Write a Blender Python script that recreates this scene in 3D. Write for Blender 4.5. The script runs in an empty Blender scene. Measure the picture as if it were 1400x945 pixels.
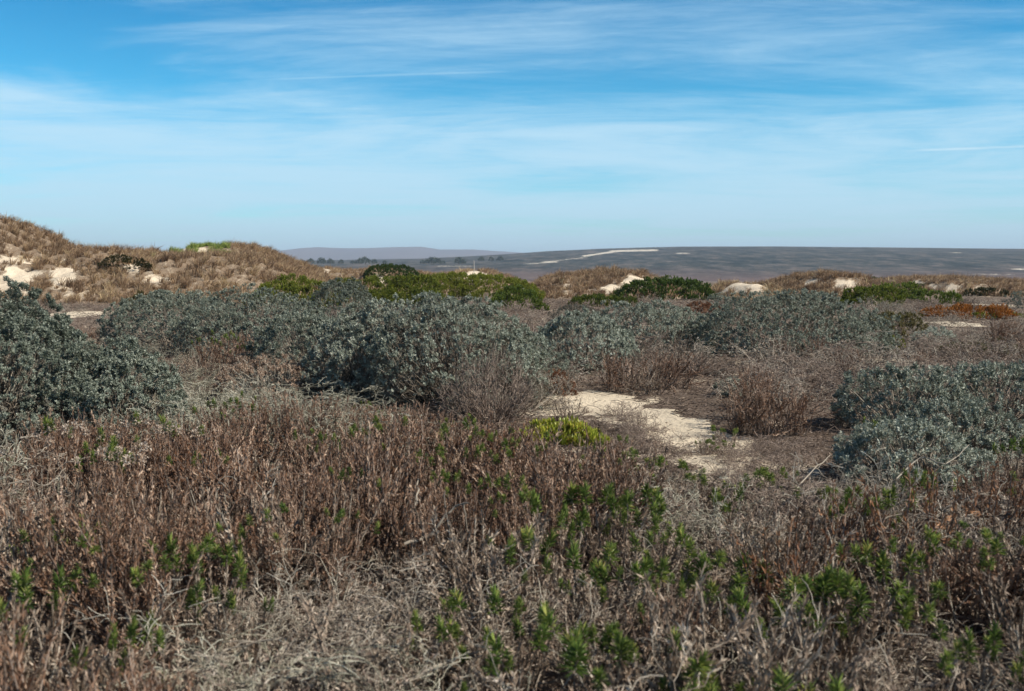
import bpy, math, random
import numpy as np
from mathutils import Vector, Matrix

random.seed(7)
RNG = np.random.default_rng(7)
SC = bpy.context.scene
COL = SC.collection
PI = math.pi
rad = math.radians

# ------------------------------------------------------------------ camera geometry
FPX = 1361.0           # focal length in pixels of a 1400 wide picture (35 mm lens)
CAMZ = 1.70
PITCH = math.atan2(100.5, FPX)

def ray(px, py):
    u = (px - 700.0) / FPX
    v = -(py - 472.5) / FPX
    y = math.cos(PITCH) + v * math.sin(PITCH)
    z = -math.sin(PITCH) + v * math.cos(PITCH)
    return u, y, z

def at_ground(px, py, z=0.0):
    u, y, w = ray(px, py)
    t = (z - CAMZ) / w
    return u * t, y * t

def at_dist(px, py, Y):
    u, y, w = ray(px, py)
    t = Y / y
    return u * t, Y, CAMZ + w * t

def to_px(x, y, z):
    z = z - CAMZ
    c, s = math.cos(PITCH), math.sin(PITCH)
    dep = y * c - z * s
    up = y * s + z * c
    return 700 + FPX * x / dep, 472.5 - FPX * up / dep

# ------------------------------------------------------------------ smooth noise as sums of waves
def waves(x, y, scale, seed, octs=4, gain=0.5):
    r = np.random.default_rng(seed)
    x = np.asarray(x, float); y = np.asarray(y, float)
    out = 0.0; amp = 1.0; tot = 0.0; f = 1.0 / scale
    for o in range(octs):
        acc = 0.0
        for k in range(5):
            a = r.uniform(0, 2 * PI); ph = r.uniform(0, 2 * PI); ff = f * r.uniform(0.7, 1.4)
            acc = acc + np.sin(2 * PI * ff * (x * math.cos(a) + y * math.sin(a)) + ph + 1.3 * np.sin(2 * PI * ff * 0.6 * (x * math.sin(a) - y * math.cos(a)) + ph * 2))
        out = out + amp * acc / 5 * 1.6
        tot += amp; amp *= gain; f *= 2.03
    return out / tot

def sstep(a, b, x):
    t = np.clip((np.asarray(x, float) - a) / (b - a), 0, 1)
    return t * t * (3 - 2 * t)

def ground_h(x, y):
    x = np.asarray(x, float); y = np.asarray(y, float)
    r = np.hypot(x, y)
    h = 0.07 * waves(x, y, 5.0, 11, 4) * sstep(0, 6, r) * (1 - sstep(200, 500, r))
    h = h - 7.0 * sstep(110, 700, r)
    return h

# ------------------------------------------------------------------ materials
def new_mat(name):
    m = bpy.data.materials.new(name); m.use_nodes = True
    nt = m.node_tree; nt.nodes.clear()
    return m, nt, nt.nodes, nt.links

def ramp(nodes, stops, interp='LINEAR'):
    r = nodes.new('ShaderNodeValToRGB'); r.color_ramp.interpolation = interp
    e = r.color_ramp.elements
    while len(e) > 1: e.remove(e[-1])
    e[0].position = stops[0][0]; e[0].color = (*stops[0][1], 1)
    for p, c in stops[1:]:
        n = e.new(p); n.color = (*c, 1)
    return r

def plant_mat(name, stops, translucent=0.25, rough=0.6, gloss=0.03):
    m, nt, N, L = new_mat(name)
    out = N.new('ShaderNodeOutputMaterial')
    at = N.new('ShaderNodeAttribute'); at.attribute_name = 'tone'
    info = N.new('ShaderNodeObjectInfo')
    mad = N.new('ShaderNodeMath'); mad.operation = 'MULTIPLY_ADD'
    mad.inputs[1].default_value = 0.26; mad.inputs[2].default_value = -0.15
    L.new(info.outputs['Random'], mad.inputs[0])
    add = N.new('ShaderNodeMath'); add.operation = 'ADD'; add.use_clamp = True
    L.new(at.outputs['Fac'], add.inputs[0]); L.new(mad.outputs[0], add.inputs[1])
    r = ramp(N, stops)
    L.new(add.outputs[0], r.inputs[0])
    d = N.new('ShaderNodeBsdfDiffuse'); L.new(r.outputs[0], d.inputs['Color'])
    last = d.outputs[0]
    if translucent > 0:
        t = N.new('ShaderNodeBsdfTranslucent'); L.new(r.outputs[0], t.inputs['Color'])
        mx = N.new('ShaderNodeMixShader'); mx.inputs[0].default_value = translucent
        L.new(last, mx.inputs[1]); L.new(t.outputs[0], mx.inputs[2]); last = mx.outputs[0]
    if gloss > 0:
        g = N.new('ShaderNodeBsdfGlossy'); g.inputs['Roughness'].default_value = rough
        mx = N.new('ShaderNodeMixShader'); mx.inputs[0].default_value = gloss
        L.new(last, mx.inputs[1]); L.new(g.outputs[0], mx.inputs[2]); last = mx.outputs[0]
    L.new(last, out.inputs[0])
    return m

M = {}
M['silver'] = plant_mat('silver_leaf', [(0.0, (0.06, 0.080, 0.060)), (0.3, (0.165, 0.192, 0.150)), (0.65, (0.33, 0.362, 0.295)), (1.0, (0.64, 0.66, 0.57))], 0.12, 0.45, 0.05)
M['silver_dry'] = plant_mat('silver_dry_leaf', [(0.0, (0.07, 0.06, 0.045)), (0.4, (0.17, 0.155, 0.12)), (0.75, (0.29, 0.265, 0.215)), (1.0, (0.46, 0.42, 0.35))], 0.12)
M['twig'] = plant_mat('grey_twig', [(0.0, (0.06, 0.048, 0.037)), (0.5, (0.235, 0.195, 0.155)), (1.0, (0.54, 0.48, 0.40))], 0.0)
M['purple_twig'] = plant_mat('purplish_twig', [(0.0, (0.055, 0.040, 0.032)), (0.5, (0.185, 0.138, 0.112)), (1.0, (0.40, 0.32, 0.265))], 0.0)
M['pale_twig'] = plant_mat('bleached_twig', [(0.0, (0.20, 0.18, 0.14)), (0.5, (0.38, 0.35, 0.29)), (1.0, (0.60, 0.56, 0.49))], 0.0)
M['grey_bough'] = plant_mat('weathered_bough', [(0.0, (0.16, 0.135, 0.11)), (0.5, (0.31, 0.27, 0.22)), (1.0, (0.5, 0.45, 0.38))], 0.0)
M['lichen'] = plant_mat('lichen_twig', [(0.0, (0.07, 0.065, 0.045)), (0.5, (0.27, 0.255, 0.19)), (1.0, (0.60, 0.58, 0.48))], 0.05)
M['rusty'] = plant_mat('rusty_dry_leaf', [(0.0, (0.040, 0.020, 0.013)), (0.4, (0.150, 0.078, 0.046)), (0.75, (0.31, 0.185, 0.12)), (1.0, (0.58, 0.43, 0.32))], 0.15)
M['pink'] = plant_mat('pinkish_dry_leaf', [(0.0, (0.045, 0.032, 0.024)), (0.4, (0.195, 0.138, 0.10)), (0.75, (0.39, 0.30, 0.23)), (1.0, (0.64, 0.54, 0.44))], 0.15)
M['green'] = plant_mat('green_needle', [(0.0, (0.035, 0.068, 0.018)), (0.35, (0.135, 0.22, 0.048)), (0.7, (0.29, 0.375, 0.09)), (1.0, (0.52, 0.50, 0.15))], 0.35, 0.4, 0.04)
M['mound_yellow'] = plant_mat('yellow_green_leaf', [(0.0, (0.05, 0.08, 0.010)), (0.5, (0.19, 0.22, 0.022)), (1.0, (0.36, 0.36, 0.05))], 0.25)
M['mound_dark'] = plant_mat('dark_green_leaf', [(0.0, (0.025, 0.05, 0.010)), (0.5, (0.085, 0.14, 0.022)), (1.0, (0.23, 0.27, 0.04))], 0.2)
M['olive'] = plant_mat('olive_leaf', [(0.0, (0.04, 0.04, 0.012)), (0.5, (0.12, 0.105, 0.03)), (1.0, (0.24, 0.19, 0.08))], 0.2)
M['iceplant'] = plant_mat('iceplant_leaf', [(0.0, (0.08, 0.13, 0.015)), (0.4, (0.25, 0.31, 0.035)), (0.65, (0.46, 0.46, 0.06)), (0.85, (0.60, 0.52, 0.10)), (1.0, (0.40, 0.16, 0.07))], 0.25, 0.35, 0.05)
M['iceplant_red'] = plant_mat('red_iceplant_leaf', [(0.0, (0.12, 0.06, 0.018)), (0.35, (0.34, 0.14, 0.03)), (0.75, (0.52, 0.20, 0.035)), (1.0, (0.42, 0.34, 0.06))], 0.25)
M['rust_scrub'] = plant_mat('rust_scrub_leaf', [(0.0, (0.06, 0.026, 0.014)), (0.5, (0.22, 0.095, 0.045)), (1.0, (0.42, 0.23, 0.12))], 0.2)
M['straw'] = plant_mat('dry_grass_blade', [(0.0, (0.12, 0.07, 0.04)), (0.3, (0.28, 0.18, 0.105)), (0.6, (0.50, 0.36, 0.215)), (0.85, (0.60, 0.48, 0.26)), (1.0, (0.40, 0.39, 0.15))], 0.3)
M['straw_green'] = plant_mat('green_grass_blade', [(0.0, (0.10, 0.14, 0.03)), (0.5, (0.26, 0.33, 0.07)), (1.0, (0.44, 0.46, 0.14))], 0.3)
M['puff'] = plant_mat('seed_head', [(0.0, (0.20, 0.12, 0.08)), (0.5, (0.44, 0.33, 0.25)), (1.0, (0.75, 0.66, 0.56))], 0.3)
M['litter'] = plant_mat('leaf_litter', [(0.0, (0.04, 0.028, 0.022)), (0.5, (0.14, 0.10, 0.08)), (0.9, (0.30, 0.235, 0.19)), (1.0, (0.55, 0.47, 0.40))], 0.0)
M['tree'] = plant_mat('tree_leaf', [(0.0, (0.018, 0.032, 0.018)), (1.0, (0.05, 0.075, 0.035))], 0.1)
M['bark'] = plant_mat('bark', [(0.0, (0.08, 0.06, 0.05)), (1.0, (0.16, 0.13, 0.11))], 0.0)
M['post'] = plant_mat('weathered_post', [(0.0, (0.3, 0.28, 0.25)), (1.0, (0.5, 0.48, 0.44))], 0.0)

def sand_mat(name, base=(0.70, 0.60, 0.46), soilst=None, mix=(0.42, 0.58)):
    """ground: sand where the 'sand' attribute is high, brown litter soil elsewhere"""
    m, nt, N, L = new_mat(name)
    out = N.new('ShaderNodeOutputMaterial')
    tc = N.new('ShaderNodeNewGeometry')
    n1 = N.new('ShaderNodeTexNoise'); n1.inputs['Scale'].default_value = 3.0; n1.inputs['Detail'].default_value = 8; n1.inputs['Roughness'].default_value = 0.68
    L.new(tc.outputs['Position'], n1.inputs['Vector'])
    n2 = N.new('ShaderNodeTexNoise'); n2.inputs['Scale'].default_value = 28.0; n2.inputs['Detail'].default_value = 5; n2.inputs['Roughness'].default_value = 0.7
    L.new(tc.outputs['Position'], n2.inputs['Vector'])
    n3 = N.new('ShaderNodeTexNoise'); n3.inputs['Scale'].default_value = 0.9; n3.inputs['Detail'].default_value = 4
    L.new(tc.outputs['Position'], n3.inputs['Vector'])
    sandc = ramp(N, [(0.3, tuple(c * 0.80 for c in base)), (0.55, base), (0.8, tuple(min(1, c * 1.12) for c in base))])
    L.new(n3.outputs[0], sandc.inputs[0])
    soil = ramp(N, soilst or [(0.25, (0.05, 0.036, 0.028)), (0.5, (0.13, 0.097, 0.075)), (0.68, (0.25, 0.195, 0.155)), (0.85, (0.44, 0.37, 0.29))])
    L.new(n2.outputs[0], soil.inputs[0])
    at = N.new('ShaderNodeAttribute'); at.attribute_name = 'sand'
    a = N.new('ShaderNodeMath'); a.operation = 'ADD'
    L.new(at.outputs['Fac'], a.inputs[0])
    b = N.new('ShaderNodeMath'); b.operation = 'MULTIPLY_ADD'; b.inputs[1].default_value = 1.2; b.inputs[2].default_value = -0.60
    L.new(n1.outputs[0], b.inputs[0]); L.new(b.outputs[0], a.inputs[1])
    b2 = N.new('ShaderNodeMath'); b2.operation = 'MULTIPLY_ADD'; b2.inputs[1].default_value = 1.1; b2.inputs[2].default_value = -0.55
    L.new(n2.outputs[0], b2.inputs[0])
    a2 = N.new('ShaderNodeMath'); a2.operation = 'ADD'; L.new(a.outputs[0], a2.inputs[0]); L.new(b2.outputs[0], a2.inputs[1])
    mr = N.new('ShaderNodeMapRange'); mr.inputs['From Min'].default_value = mix[0]; mr.inputs['From Max'].default_value = mix[1]
    L.new(a2.outputs[0], mr.inputs[0])
    mix = N.new('ShaderNodeMix'); mix.data_type = 'RGBA'
    L.new(mr.outputs[0], mix.inputs[0]); L.new(soil.outputs[0], mix.inputs[6]); L.new(sandc.outputs[0], mix.inputs[7])
    bs = N.new('ShaderNodeBsdfPrincipled'); bs.inputs['Roughness'].default_value = 0.95
    bs.inputs['Specular IOR Level'].default_value = 0.1
    L.new(mix.outputs[2], bs.inputs['Base Color'])
    bp = N.new('ShaderNodeBump'); bp.inputs['Strength'].default_value = 0.7; bp.inputs['Distance'].default_value = 0.03
    L.new(n2.outputs[0], bp.inputs['Height']); 
    bp2 = N.new('ShaderNodeBump'); bp2.inputs['Strength'].default_value = 0.8; bp2.inputs['Distance'].default_value = 0.12
    L.new(n1.outputs[0], bp2.inputs['Height']); L.new(bp.outputs[0], bp2.inputs['Normal'])
    L.new(bp2.outputs[0], bs.inputs['Normal'])
    L.new(bs.outputs[0], out.inputs[0])
    return m
M['ground'] = sand_mat('dune_ground')
M['dune'] = sand_mat('dune_sand', base=(0.68, 0.58, 0.45), soilst=[(0.3, (0.11, 0.08, 0.055)), (0.5, (0.21, 0.155, 0.11)), (0.7, (0.36, 0.28, 0.20))], mix=(0.36, 0.66))

def hill_mat(name, stops, scale, sandcol=(0.62, 0.56, 0.46)):
    m, nt, N, L = new_mat(name)
    out = N.new('ShaderNodeOutputMaterial')
    g = N.new('ShaderNodeNewGeometry')
    mp = N.new('ShaderNodeMapping'); mp.inputs['Scale'].default_value = (1, 0.4, 1.0)
    L.new(g.outputs['Position'], mp.inputs[0])
    n = N.new('ShaderNodeTexNoise'); n.inputs['Scale'].default_value = scale; n.inputs['Detail'].default_value = 10; n.inputs['Roughness'].default_value = 0.66
    L.new(mp.outputs[0], n.inputs['Vector'])
    nf = N.new('ShaderNodeTexNoise'); nf.inputs['Scale'].default_value = scale * 4; nf.inputs['Detail'].default_value = 6; nf.inputs['Roughness'].default_value = 0.75
    L.new(g.outputs['Position'], nf.inputs['Vector'])
    mm = N.new('ShaderNodeMix'); mm.inputs[0].default_value = 0.42; L.new(n.outputs[0], mm.inputs[2]); L.new(nf.outputs[0], mm.inputs[3])
    r = ramp(N, stops); L.new(mm.outputs[0], r.inputs[0])
    at = N.new('ShaderNodeAttribute'); at.attribute_name = 'sand'
    n2 = N.new('ShaderNodeTexNoise'); n2.inputs['Scale'].default_value = scale * 6; n2.inputs['Detail'].default_value = 6
    L.new(g.outputs['Position'], n2.inputs['Vector'])
    a = N.new('ShaderNodeMath'); a.operation = 'ADD'
    b = N.new('ShaderNodeMath'); b.operation = 'MULTIPLY_ADD'; b.inputs[1].default_value = 1.5; b.inputs[2].default_value = -0.75
    L.new(n2.outputs[0], b.inputs[0]); L.new(at.outputs['Fac'], a.inputs[0]); L.new(b.outputs[0], a.inputs[1])
    mr = N.new('ShaderNodeMapRange'); mr.inputs['From Min'].default_value = 0.45; mr.inputs['From Max'].default_value = 0.55
    L.new(a.outputs[0], mr.inputs[0])
    at2 = N.new('ShaderNodeAttribute'); at2.attribute_name = 'red'
    mixr = N.new('ShaderNodeMix'); mixr.data_type = 'RGBA'; mixr.inputs[7].default_value = (0.17, 0.115, 0.11, 1)
    L.new(at2.outputs['Fac'], mixr.inputs[0]); L.new(r.outputs[0], mixr.inputs[6])
    mix = N.new('ShaderNodeMix'); mix.data_type = 'RGBA'; mix.inputs[7].default_value = (*sandcol, 1)
    L.new(mr.outputs[0], mix.inputs[0]); L.new(mixr.outputs[2], mix.inputs[6])
    bs = N.new('ShaderNodeBsdfDiffuse'); L.new(mix.outputs[2], bs.inputs[0])
    L.new(bs.outputs[0], out.inputs[0])
    return m
M['mesa'] = hill_mat('scrub_hillside', [(0.42, (0.010, 0.018, 0.018)), (0.48, (0.034, 0.042, 0.040)), (0.53, (0.070, 0.070, 0.064)), (0.60, (0.15, 0.125, 0.11))], 0.034)
M['ridge'] = hill_mat('far_ridge_ground', [(0.3, (0.09, 0.07, 0.07)), (0.7, (0.17, 0.125, 0.11))], 0.004)

# ------------------------------------------------------------------ mesh building with numpy
class Buf:
    """collects triangles / quads with a per-vertex tone and a material slot"""
    def __init__(s):
        s.V = []; s.T = []; s.F = []; s.n = 0
    def add(s, V, F, tone, slot=0):
        s.V.append(V); s.T.append(tone); s.F.append((F + s.n, slot)); s.n += len(V)
    def build(s, name, mats, parent=None, smooth=False):
        me = bpy.data.meshes.new(name)
        V = np.concatenate(s.V).astype(np.float32); T = np.concatenate(s.T).astype(np.float32)
        me.vertices.add(len(V)); me.vertices.foreach_set('co', V.ravel())
        nl = sum(f.size for f, _ in s.F); npoly = sum(len(f) for f, _ in s.F)
        loops = np.concatenate([f.ravel() for f, _ in s.F]).astype(np.int32)
        sizes = np.concatenate([np.full(len(f), f.shape[1]) for f, _ in s.F]).astype(np.int32)
        slots = np.concatenate([np.full(len(f), k) for f, k in s.F]).astype(np.int32)
        starts = np.concatenate([[0], np.cumsum(sizes)[:-1]]).astype(np.int32)
        me.loops.add(nl); me.loops.foreach_set('vertex_index', loops)
        me.polygons.add(npoly); me.polygons.foreach_set('loop_start', starts)
        me.polygons.foreach_set('material_index', slots)
        if smooth: me.polygons.foreach_set('use_smooth', np.ones(npoly, bool))
        for m in mats: me.materials.append(M[m])
        a = me.attributes.new('tone', 'FLOAT', 'POINT'); a.data.foreach_set('value', T)
        me.update(calc_edges=True)
        o = bpy.data.objects.new(name, me); COL.objects.link(o)
        if parent is not None: o.parent = parent
        return o

def unit(v):
    return v / np.maximum(np.linalg.norm(v, axis=-1, keepdims=True), 1e-9)

def perp(a, r):
    v = r.normal(size=a.shape)
    return unit(np.cross(a, v))

def leaf_geo(P, D, Wd, L, W, tone, fold=0.25, curl=0.0):
    """folded lance-shaped leaf blades: base, two shoulders, tip"""
    n = len(P)
    L = np.broadcast_to(L, (n,))[:, None]; W = np.broadcast_to(W, (n,))[:, None]
    Nn = np.cross(Wd, D)
    a = P
    b = P + D * L * 0.5 + Wd * W * 0.5 + Nn * W * fold
    c = P + D * L + Nn * L * curl
    d = P + D * L * 0.5 - Wd * W * 0.5 + Nn * W * fold
    V = np.stack([a, b, c, d], 1).reshape(-1, 3)
    i = np.arange(n)[:, None] * 4
    F = np.concatenate([i + [0, 1, 2], i + [0, 2, 3]], 0)
    return V, F, np.repeat(np.broadcast_to(tone, (n,)), 4)

def tube_geo(paths, radii, tone, sides=3):
    """paths (n,k,3), radii (n,k)"""
    n, k, _ = paths.shape
    t = np.empty_like(paths)
    t[:, 1:-1] = paths[:, 2:] - paths[:, :-2]; t[:, 0] = paths[:, 1] - paths[:, 0]; t[:, -1] = paths[:, -1] - paths[:, -2]
    t = unit(t)
    ref = np.where(np.abs(t[..., 2:3]) > 0.9, np.array([1.0, 0, 0]), np.array([0, 0, 1.0]))
    u = unit(np.cross(t, ref)); v = np.cross(t, u)
    ang = np.arange(sides) * 2 * PI / sides
    ring = paths[:, :, None, :] + radii[:, :, None, None] * (np.cos(ang)[None, None, :, None] * u[:, :, None, :] + np.sin(ang)[None, None, :, None] * v[:, :, None, :])
    V = ring.reshape(-1, 3)
    base = (np.arange(n) * k * sides)[:, None, None] + (np.arange(k - 1) * sides)[None, :, None]
    s = np.arange(sides)[None, None, :]; s2 = (s + 1) % sides
    F = np.stack([base + s, base + s2, base + sides + s2, base + sides + s], -1).reshape(-1, 4)
    return V, F, np.repeat(np.broadcast_to(tone, (n,)), k * sides)

def empty(name, loc=(0, 0, 0), rz=0.0, sc=1.0):
    o = bpy.data.objects.new(name, None); COL.objects.link(o)
    o.location = loc; o.rotation_euler = (0, 0, rz); o.scale = (sc, sc, sc) if not hasattr(sc, '__len__') else sc
    o.empty_display_size = 0.1
    return o

def tag(o, label=None, cat=None, group=None, kind=None):
    if label: o['label'] = label
    if cat: o['category'] = cat
    if group: o['group'] = group
    if kind: o['kind'] = kind
    return o

# ------------------------------------------------------------------ mound-shaped shrubs
def mound_surface(r, n, rx, ry, h, lump=0.16, fine=0.07, nb=26, nf=160, depth=0.16, low=0.0, clump=0.10, power=2.25):
    """points in the outer shell of a lumpy mound, gathered into shoot clumps"""
    def dirs(m):
        d = r.normal(size=(int(m * 2.6) + 60, 3)); d[:, 2] = np.abs(d[:, 2]); d = unit(d)
        return d[d[:, 2] > low][:m]
    cb = dirs(nb); wb = r.uniform(-0.7, 1, len(cb)) * lump
    cf = dirs(nf); wf = r.uniform(-0.7, 1, len(cf)) * fine
    def radius(d):
        s = np.ones(len(d))
        for i in range(len(cb)): s += wb[i] * np.exp(-(1 - d @ cb[i]) * 9)
        for i in range(len(cf)): s += wf[i] * np.exp(-(1 - d @ cf[i]) * 90)
        return s / np.maximum((np.abs(d) ** power).sum(1) ** (1 / power), 1e-6)
    S = np.array([rx, ry, h])
    area = 2 * PI * ((rx * ry) ** 1.6 / 3 + (rx * h) ** 1.6 / 3 + (ry * h) ** 1.6 / 3) ** (1 / 1.6)
    nc = max(12, int(area / (clump * 1.25) ** 2))
    dc = dirs(nc); C = dc * radius(dc)[:, None] * S * (1 - depth * 0.9 * r.random(len(dc)) ** 1.5)[:, None]
    n1 = int(n * 0.72)
    i = r.integers(0, len(C), n1)
    off = unit(r.normal(size=(n1, 3))) * (clump * (0.25 + 0.75 * r.random((n1, 1)) ** 0.5)) * 0.62
    Nc = unit(dc / S)
    dot = (off * Nc[i]).sum(1, keepdims=True)
    off = off - Nc[i] * np.minimum(dot, 0) * 1.6
    P1 = C[i] + off; N1 = unit(Nc[i] * 0.7 + unit(off) * 0.8)
    d2 = dirs(n - n1); P2 = d2 * radius(d2)[:, None] * S * (1 - depth * (0.35 + 0.65 * r.random(len(d2))))[:, None]; N2 = unit(d2 / S)
    P = np.concatenate([P1, P2]); N = np.concatenate([N1, N2])
    P[:, 2] *= h / np.percentile(P[:, 2], 99.7)
    P[:, 0] *= rx / np.percentile(np.abs(P[:, 0]), 99.3)
    P[:, 2] = np.maximum(P[:, 2], 0.02)
    return P, N, P[:, 2] / h

def foliage_whorls(buf, r, P, N, L, W, per, whorls, gap, tone0, slot=0, up=0.5, spread=(35, 80), dens=None):
    """rosettes of leaves stacked on the last few centimetres of each twig"""
    axis = unit(N + np.array([0, 0, up]) + r.normal(size=P.shape) * 0.35)
    n = len(P)
    ptone = tone0 + r.normal(size=n) * 0.10
    for k in range(whorls):
        q = P - axis * gap * k
        A = np.repeat(axis, per, 0); Q = np.repeat(q, per, 0)
        th = np.radians(r.uniform(spread[0] - 18 * (k == 0), spread[1], len(A)))
        u = perp(A, r)
        D = A * np.cos(th)[:, None] + u * np.sin(th)[:, None]
        Wd = unit(np.cross(D, A) + r.normal(size=A.shape) * 0.25)
        tone = np.repeat(ptone, per) + r.normal(size=len(A)) * 0.12 
        buf.add(*leaf_geo(Q, D, Wd, L * r.uniform(0.7, 1.25, len(A)), W * r.uniform(0.8, 1.2, len(A)), np.clip(tone, 0, 1)), slot)

def shrub_twigs(buf, r, P, N, n, rx, ry, h, r0, r1, slot, tone=0.5):
    i = r.choice(len(P), min(n, len(P)), replace=False)
    tip = P[i]
    m = len(tip)
    base = tip * np.array([0.25, 0.25, 0.0]) + r.normal(size=(m, 3)) * np.array([rx * 0.12, ry * 0.12, 0]) 
    base[:, 2] = -0.03
    K = 7
    t = np.linspace(0, 1, K)[None, :, None]
    mid = base * 0.45 + tip * 0.55 + r.normal(size=(m, 3)) * 0.09 * h
    mid[:, 2] = tip[:, 2] * 0.45
    path = base[:, None] * (1 - t) ** 2 + 2 * mid[:, None] * t * (1 - t) + tip[:, None] * t ** 2
    path = path + r.normal(size=path.shape) * 0.018 * h
    rr = np.linspace(r0, r1, K)[None, :] * r.uniform(0.7, 1.3, (m, 1))
    buf.add(*tube_geo(path, rr, np.clip(tone + r.normal(size=m) * 0.2, 0, 1)), slot)

def make_mound(name, rx, ry, h, seed, leafmat, L=0.035, W=0.011, per=6, whorls=3, gap=0.016, spacing=0.05,
               tone=0.5, up=0.5, spread=(35, 80), lump=0.16, fine=0.07, shell=0.16, twig='twig', ntw=400, bald=0.25, dry=None,
               drymat='silver_dry', tw_r=(0.007, 0.002), low=0.0, clump=None, power=2.25):
    r = np.random.default_rng(seed)
    root = empty(name)
    area = 2 * PI * ((rx * ry) ** 1.6 / 3 + (rx * h) ** 1.6 / 3 + (ry * h) ** 1.6 / 3) ** (1 / 1.6) * 1.15
    n = int(area / spacing ** 2)
    P, N, hh = mound_surface(r, n, rx, ry, h, lump, fine, depth=shell, low=low, clump=clump or max(0.10, spacing * 2.2), power=power)
    # foliage thins towards the bare lower skirt and in a few worn patches
    worn = waves(P[:, 0] * 1.0 + P[:, 2], P[:, 1] + P[:, 2] * 1.3, max(0.5, h * 0.8), seed + 5, 3)
    keep = r.random(len(P)) < np.clip(sstep(bald * 0.3, bald + 0.12, hh + worn * 0.15) * 0.92 + 0.06, 0, 1)
    leafy = keep & (worn < 0.75)
    b = Buf()
    foliage_whorls(b, r, P[leafy], N[leafy], L, W, per, whorls, gap, tone + worn[leafy] * 0.10, 0, up, spread)
    b.build('foliage', [leafmat], root)
    if dry is None: dry = 0.5
    rest = ~leafy | (r.random(len(P)) < dry * 0.25)
    if rest.sum() > 20:
        b = Buf()
        foliage_whorls(b, r, P[rest] * 0.96, N[rest], L * 0.9, W * 0.7, max(3, per // 2), max(1, whorls - 1), gap, 0.5, 0, 0.0, (20, 110))
        b.build('dry_foliage', [drymat], root)
    if ntw:
        b = Buf()
        lower = r.random(len(P)) < np.where(hh < bald + 0.15, 1.0, 0.35)
        Pt = P[lower] if lower.sum() > 10 else P
        shrub_twigs(b, r, Pt, N, ntw, rx, ry, h, *tw_r, 0)
        # short side twigs wandering through the outer shell
        i = r.choice(len(P), min(int(ntw * 1.2), len(P)), replace=False)
        s = P[i] * 0.86; K = 4
        dv = unit(N[i] * 0.6 + r.normal(size=s.shape))
        t = np.linspace(0, 1, K)[None, :, None]
        path = s[:, None] + dv[:, None] * t * r.uniform(0.05, 0.15, (len(s), 1, 1)) * min(1.3, h) + r.normal(size=(len(s), K, 3)) * 0.012
        path[..., 2] = np.maximum(path[..., 2], 0.0)
        b.add(*tube_geo(path, np.linspace(tw_r[1] * 1.3, tw_r[1] * 0.7, K)[None, :] * np.ones((len(s), 1)), np.clip(0.6 + r.normal(size=len(s)) * 0.25, 0, 1)), 0)
        b.build('branch', [twig], root)
    return root

# ------------------------------------------------------------------ dead tangled brush
def brush_paths(r, n0, R, h, levels=3, kids=(4, 4, 3), r0=0.007, droop=0.25, upness=0.8, wander=0.28):
    out = []
    ang = r.uniform(0, 2 * PI, n0)
    base = np.stack([np.cos(ang), np.sin(ang), np.zeros(n0)], 1) * (R * 0.3 * np.sqrt(r.random(n0)))[:, None]
    base[:, 2] = -0.02
    D = unit(np.stack([np.cos(ang), np.sin(ang), np.full(n0, upness)], 1) + r.normal(size=(n0, 3)) * 0.4)
    D[:, 2] = np.abs(D[:, 2])
    L = np.full(n0, math.hypot(R, h) * 0.75) * r.uniform(0.6, 1.1, n0)
    rad0 = np.full(n0, r0)
    for lv in range(levels + 1):
        K = 7
        step = (L / (K - 1))[:, None]
        P = [base]; d = D
        for k in range(K - 1):
            d = unit(d + r.normal(size=d.shape) * wander + np.array([0, 0, -droop * 0.3]))
            P.append(P[-1] + d * step)
        path = np.stack(P, 1)
        path[..., 2] = np.maximum(path[..., 2], -0.02 + 0.03 * r.random(path.shape[:2]))
        rr = np.linspace(1, 0.4, K)[None, :] * rad0[:, None]
        out.append((path, rr))
        if lv == levels: break
        m = kids[lv]
        idx = np.repeat(np.arange(len(path)), m)
        kk = r.integers(2, K, len(idx))
        base = path[idx, kk]
        tdir = unit(path[idx, kk] - path[idx, kk - 1])
        D = unit(tdir + perp(tdir, r) * r.uniform(0.5, 1.1, (len(idx), 1)) + np.array([0, 0, 0.15]))
        L = np.repeat(L, m) * r.uniform(0.35, 0.65, len(idx))
        rad0 = rr[idx, kk] * 0.75
    return out

def make_brush(name, R, h, seed, mat='twig', n0=14, levels=3, kids=(5, 4, 3), r0=0.006, minr=0.0012, tone=0.5, upness=0.8, wander=0.28, leafmat=None, nleaf=0, leafL=0.02):
    r = np.random.default_rng(seed)
    root = empty(name)
    b = Buf(); tips = []
    for lv, (p, rr) in enumerate(brush_paths(r, n0, R, h, levels, kids, r0, upness=upness, wander=wander)):
        p = p.copy(); p[..., 2] = np.where(p[..., 2] > h, h + (p[..., 2] - h) * 0.3, p[..., 2])
        b.add(*tube_geo(p, np.maximum(rr, minr), np.clip(tone + 0.08 * lv + r.normal(size=len(p)) * 0.2, 0, 1)), 0)
        if lv >= levels - 1: tips.append(p[:, 2:].reshape(-1, 3))
    b.build('branch', [mat], root)
    if leafmat:
        T = np.concatenate(tips)
        T = T[r.choice(len(T), min(nleaf, len(T)), replace=False)]
        b = Buf()
        D = unit(r.normal(size=T.shape) + np.array([0, 0, 0.3]))
        b.add(*leaf_geo(T, D, perp(D, r), leafL * r.uniform(0.6, 1.3, len(T)), leafL * 0.35, np.clip(0.55 + r.normal(size=len(T)) * 0.25, 0, 1)), 0)
        b.build('dry_foliage', [leafmat], root)
    return root

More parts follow.
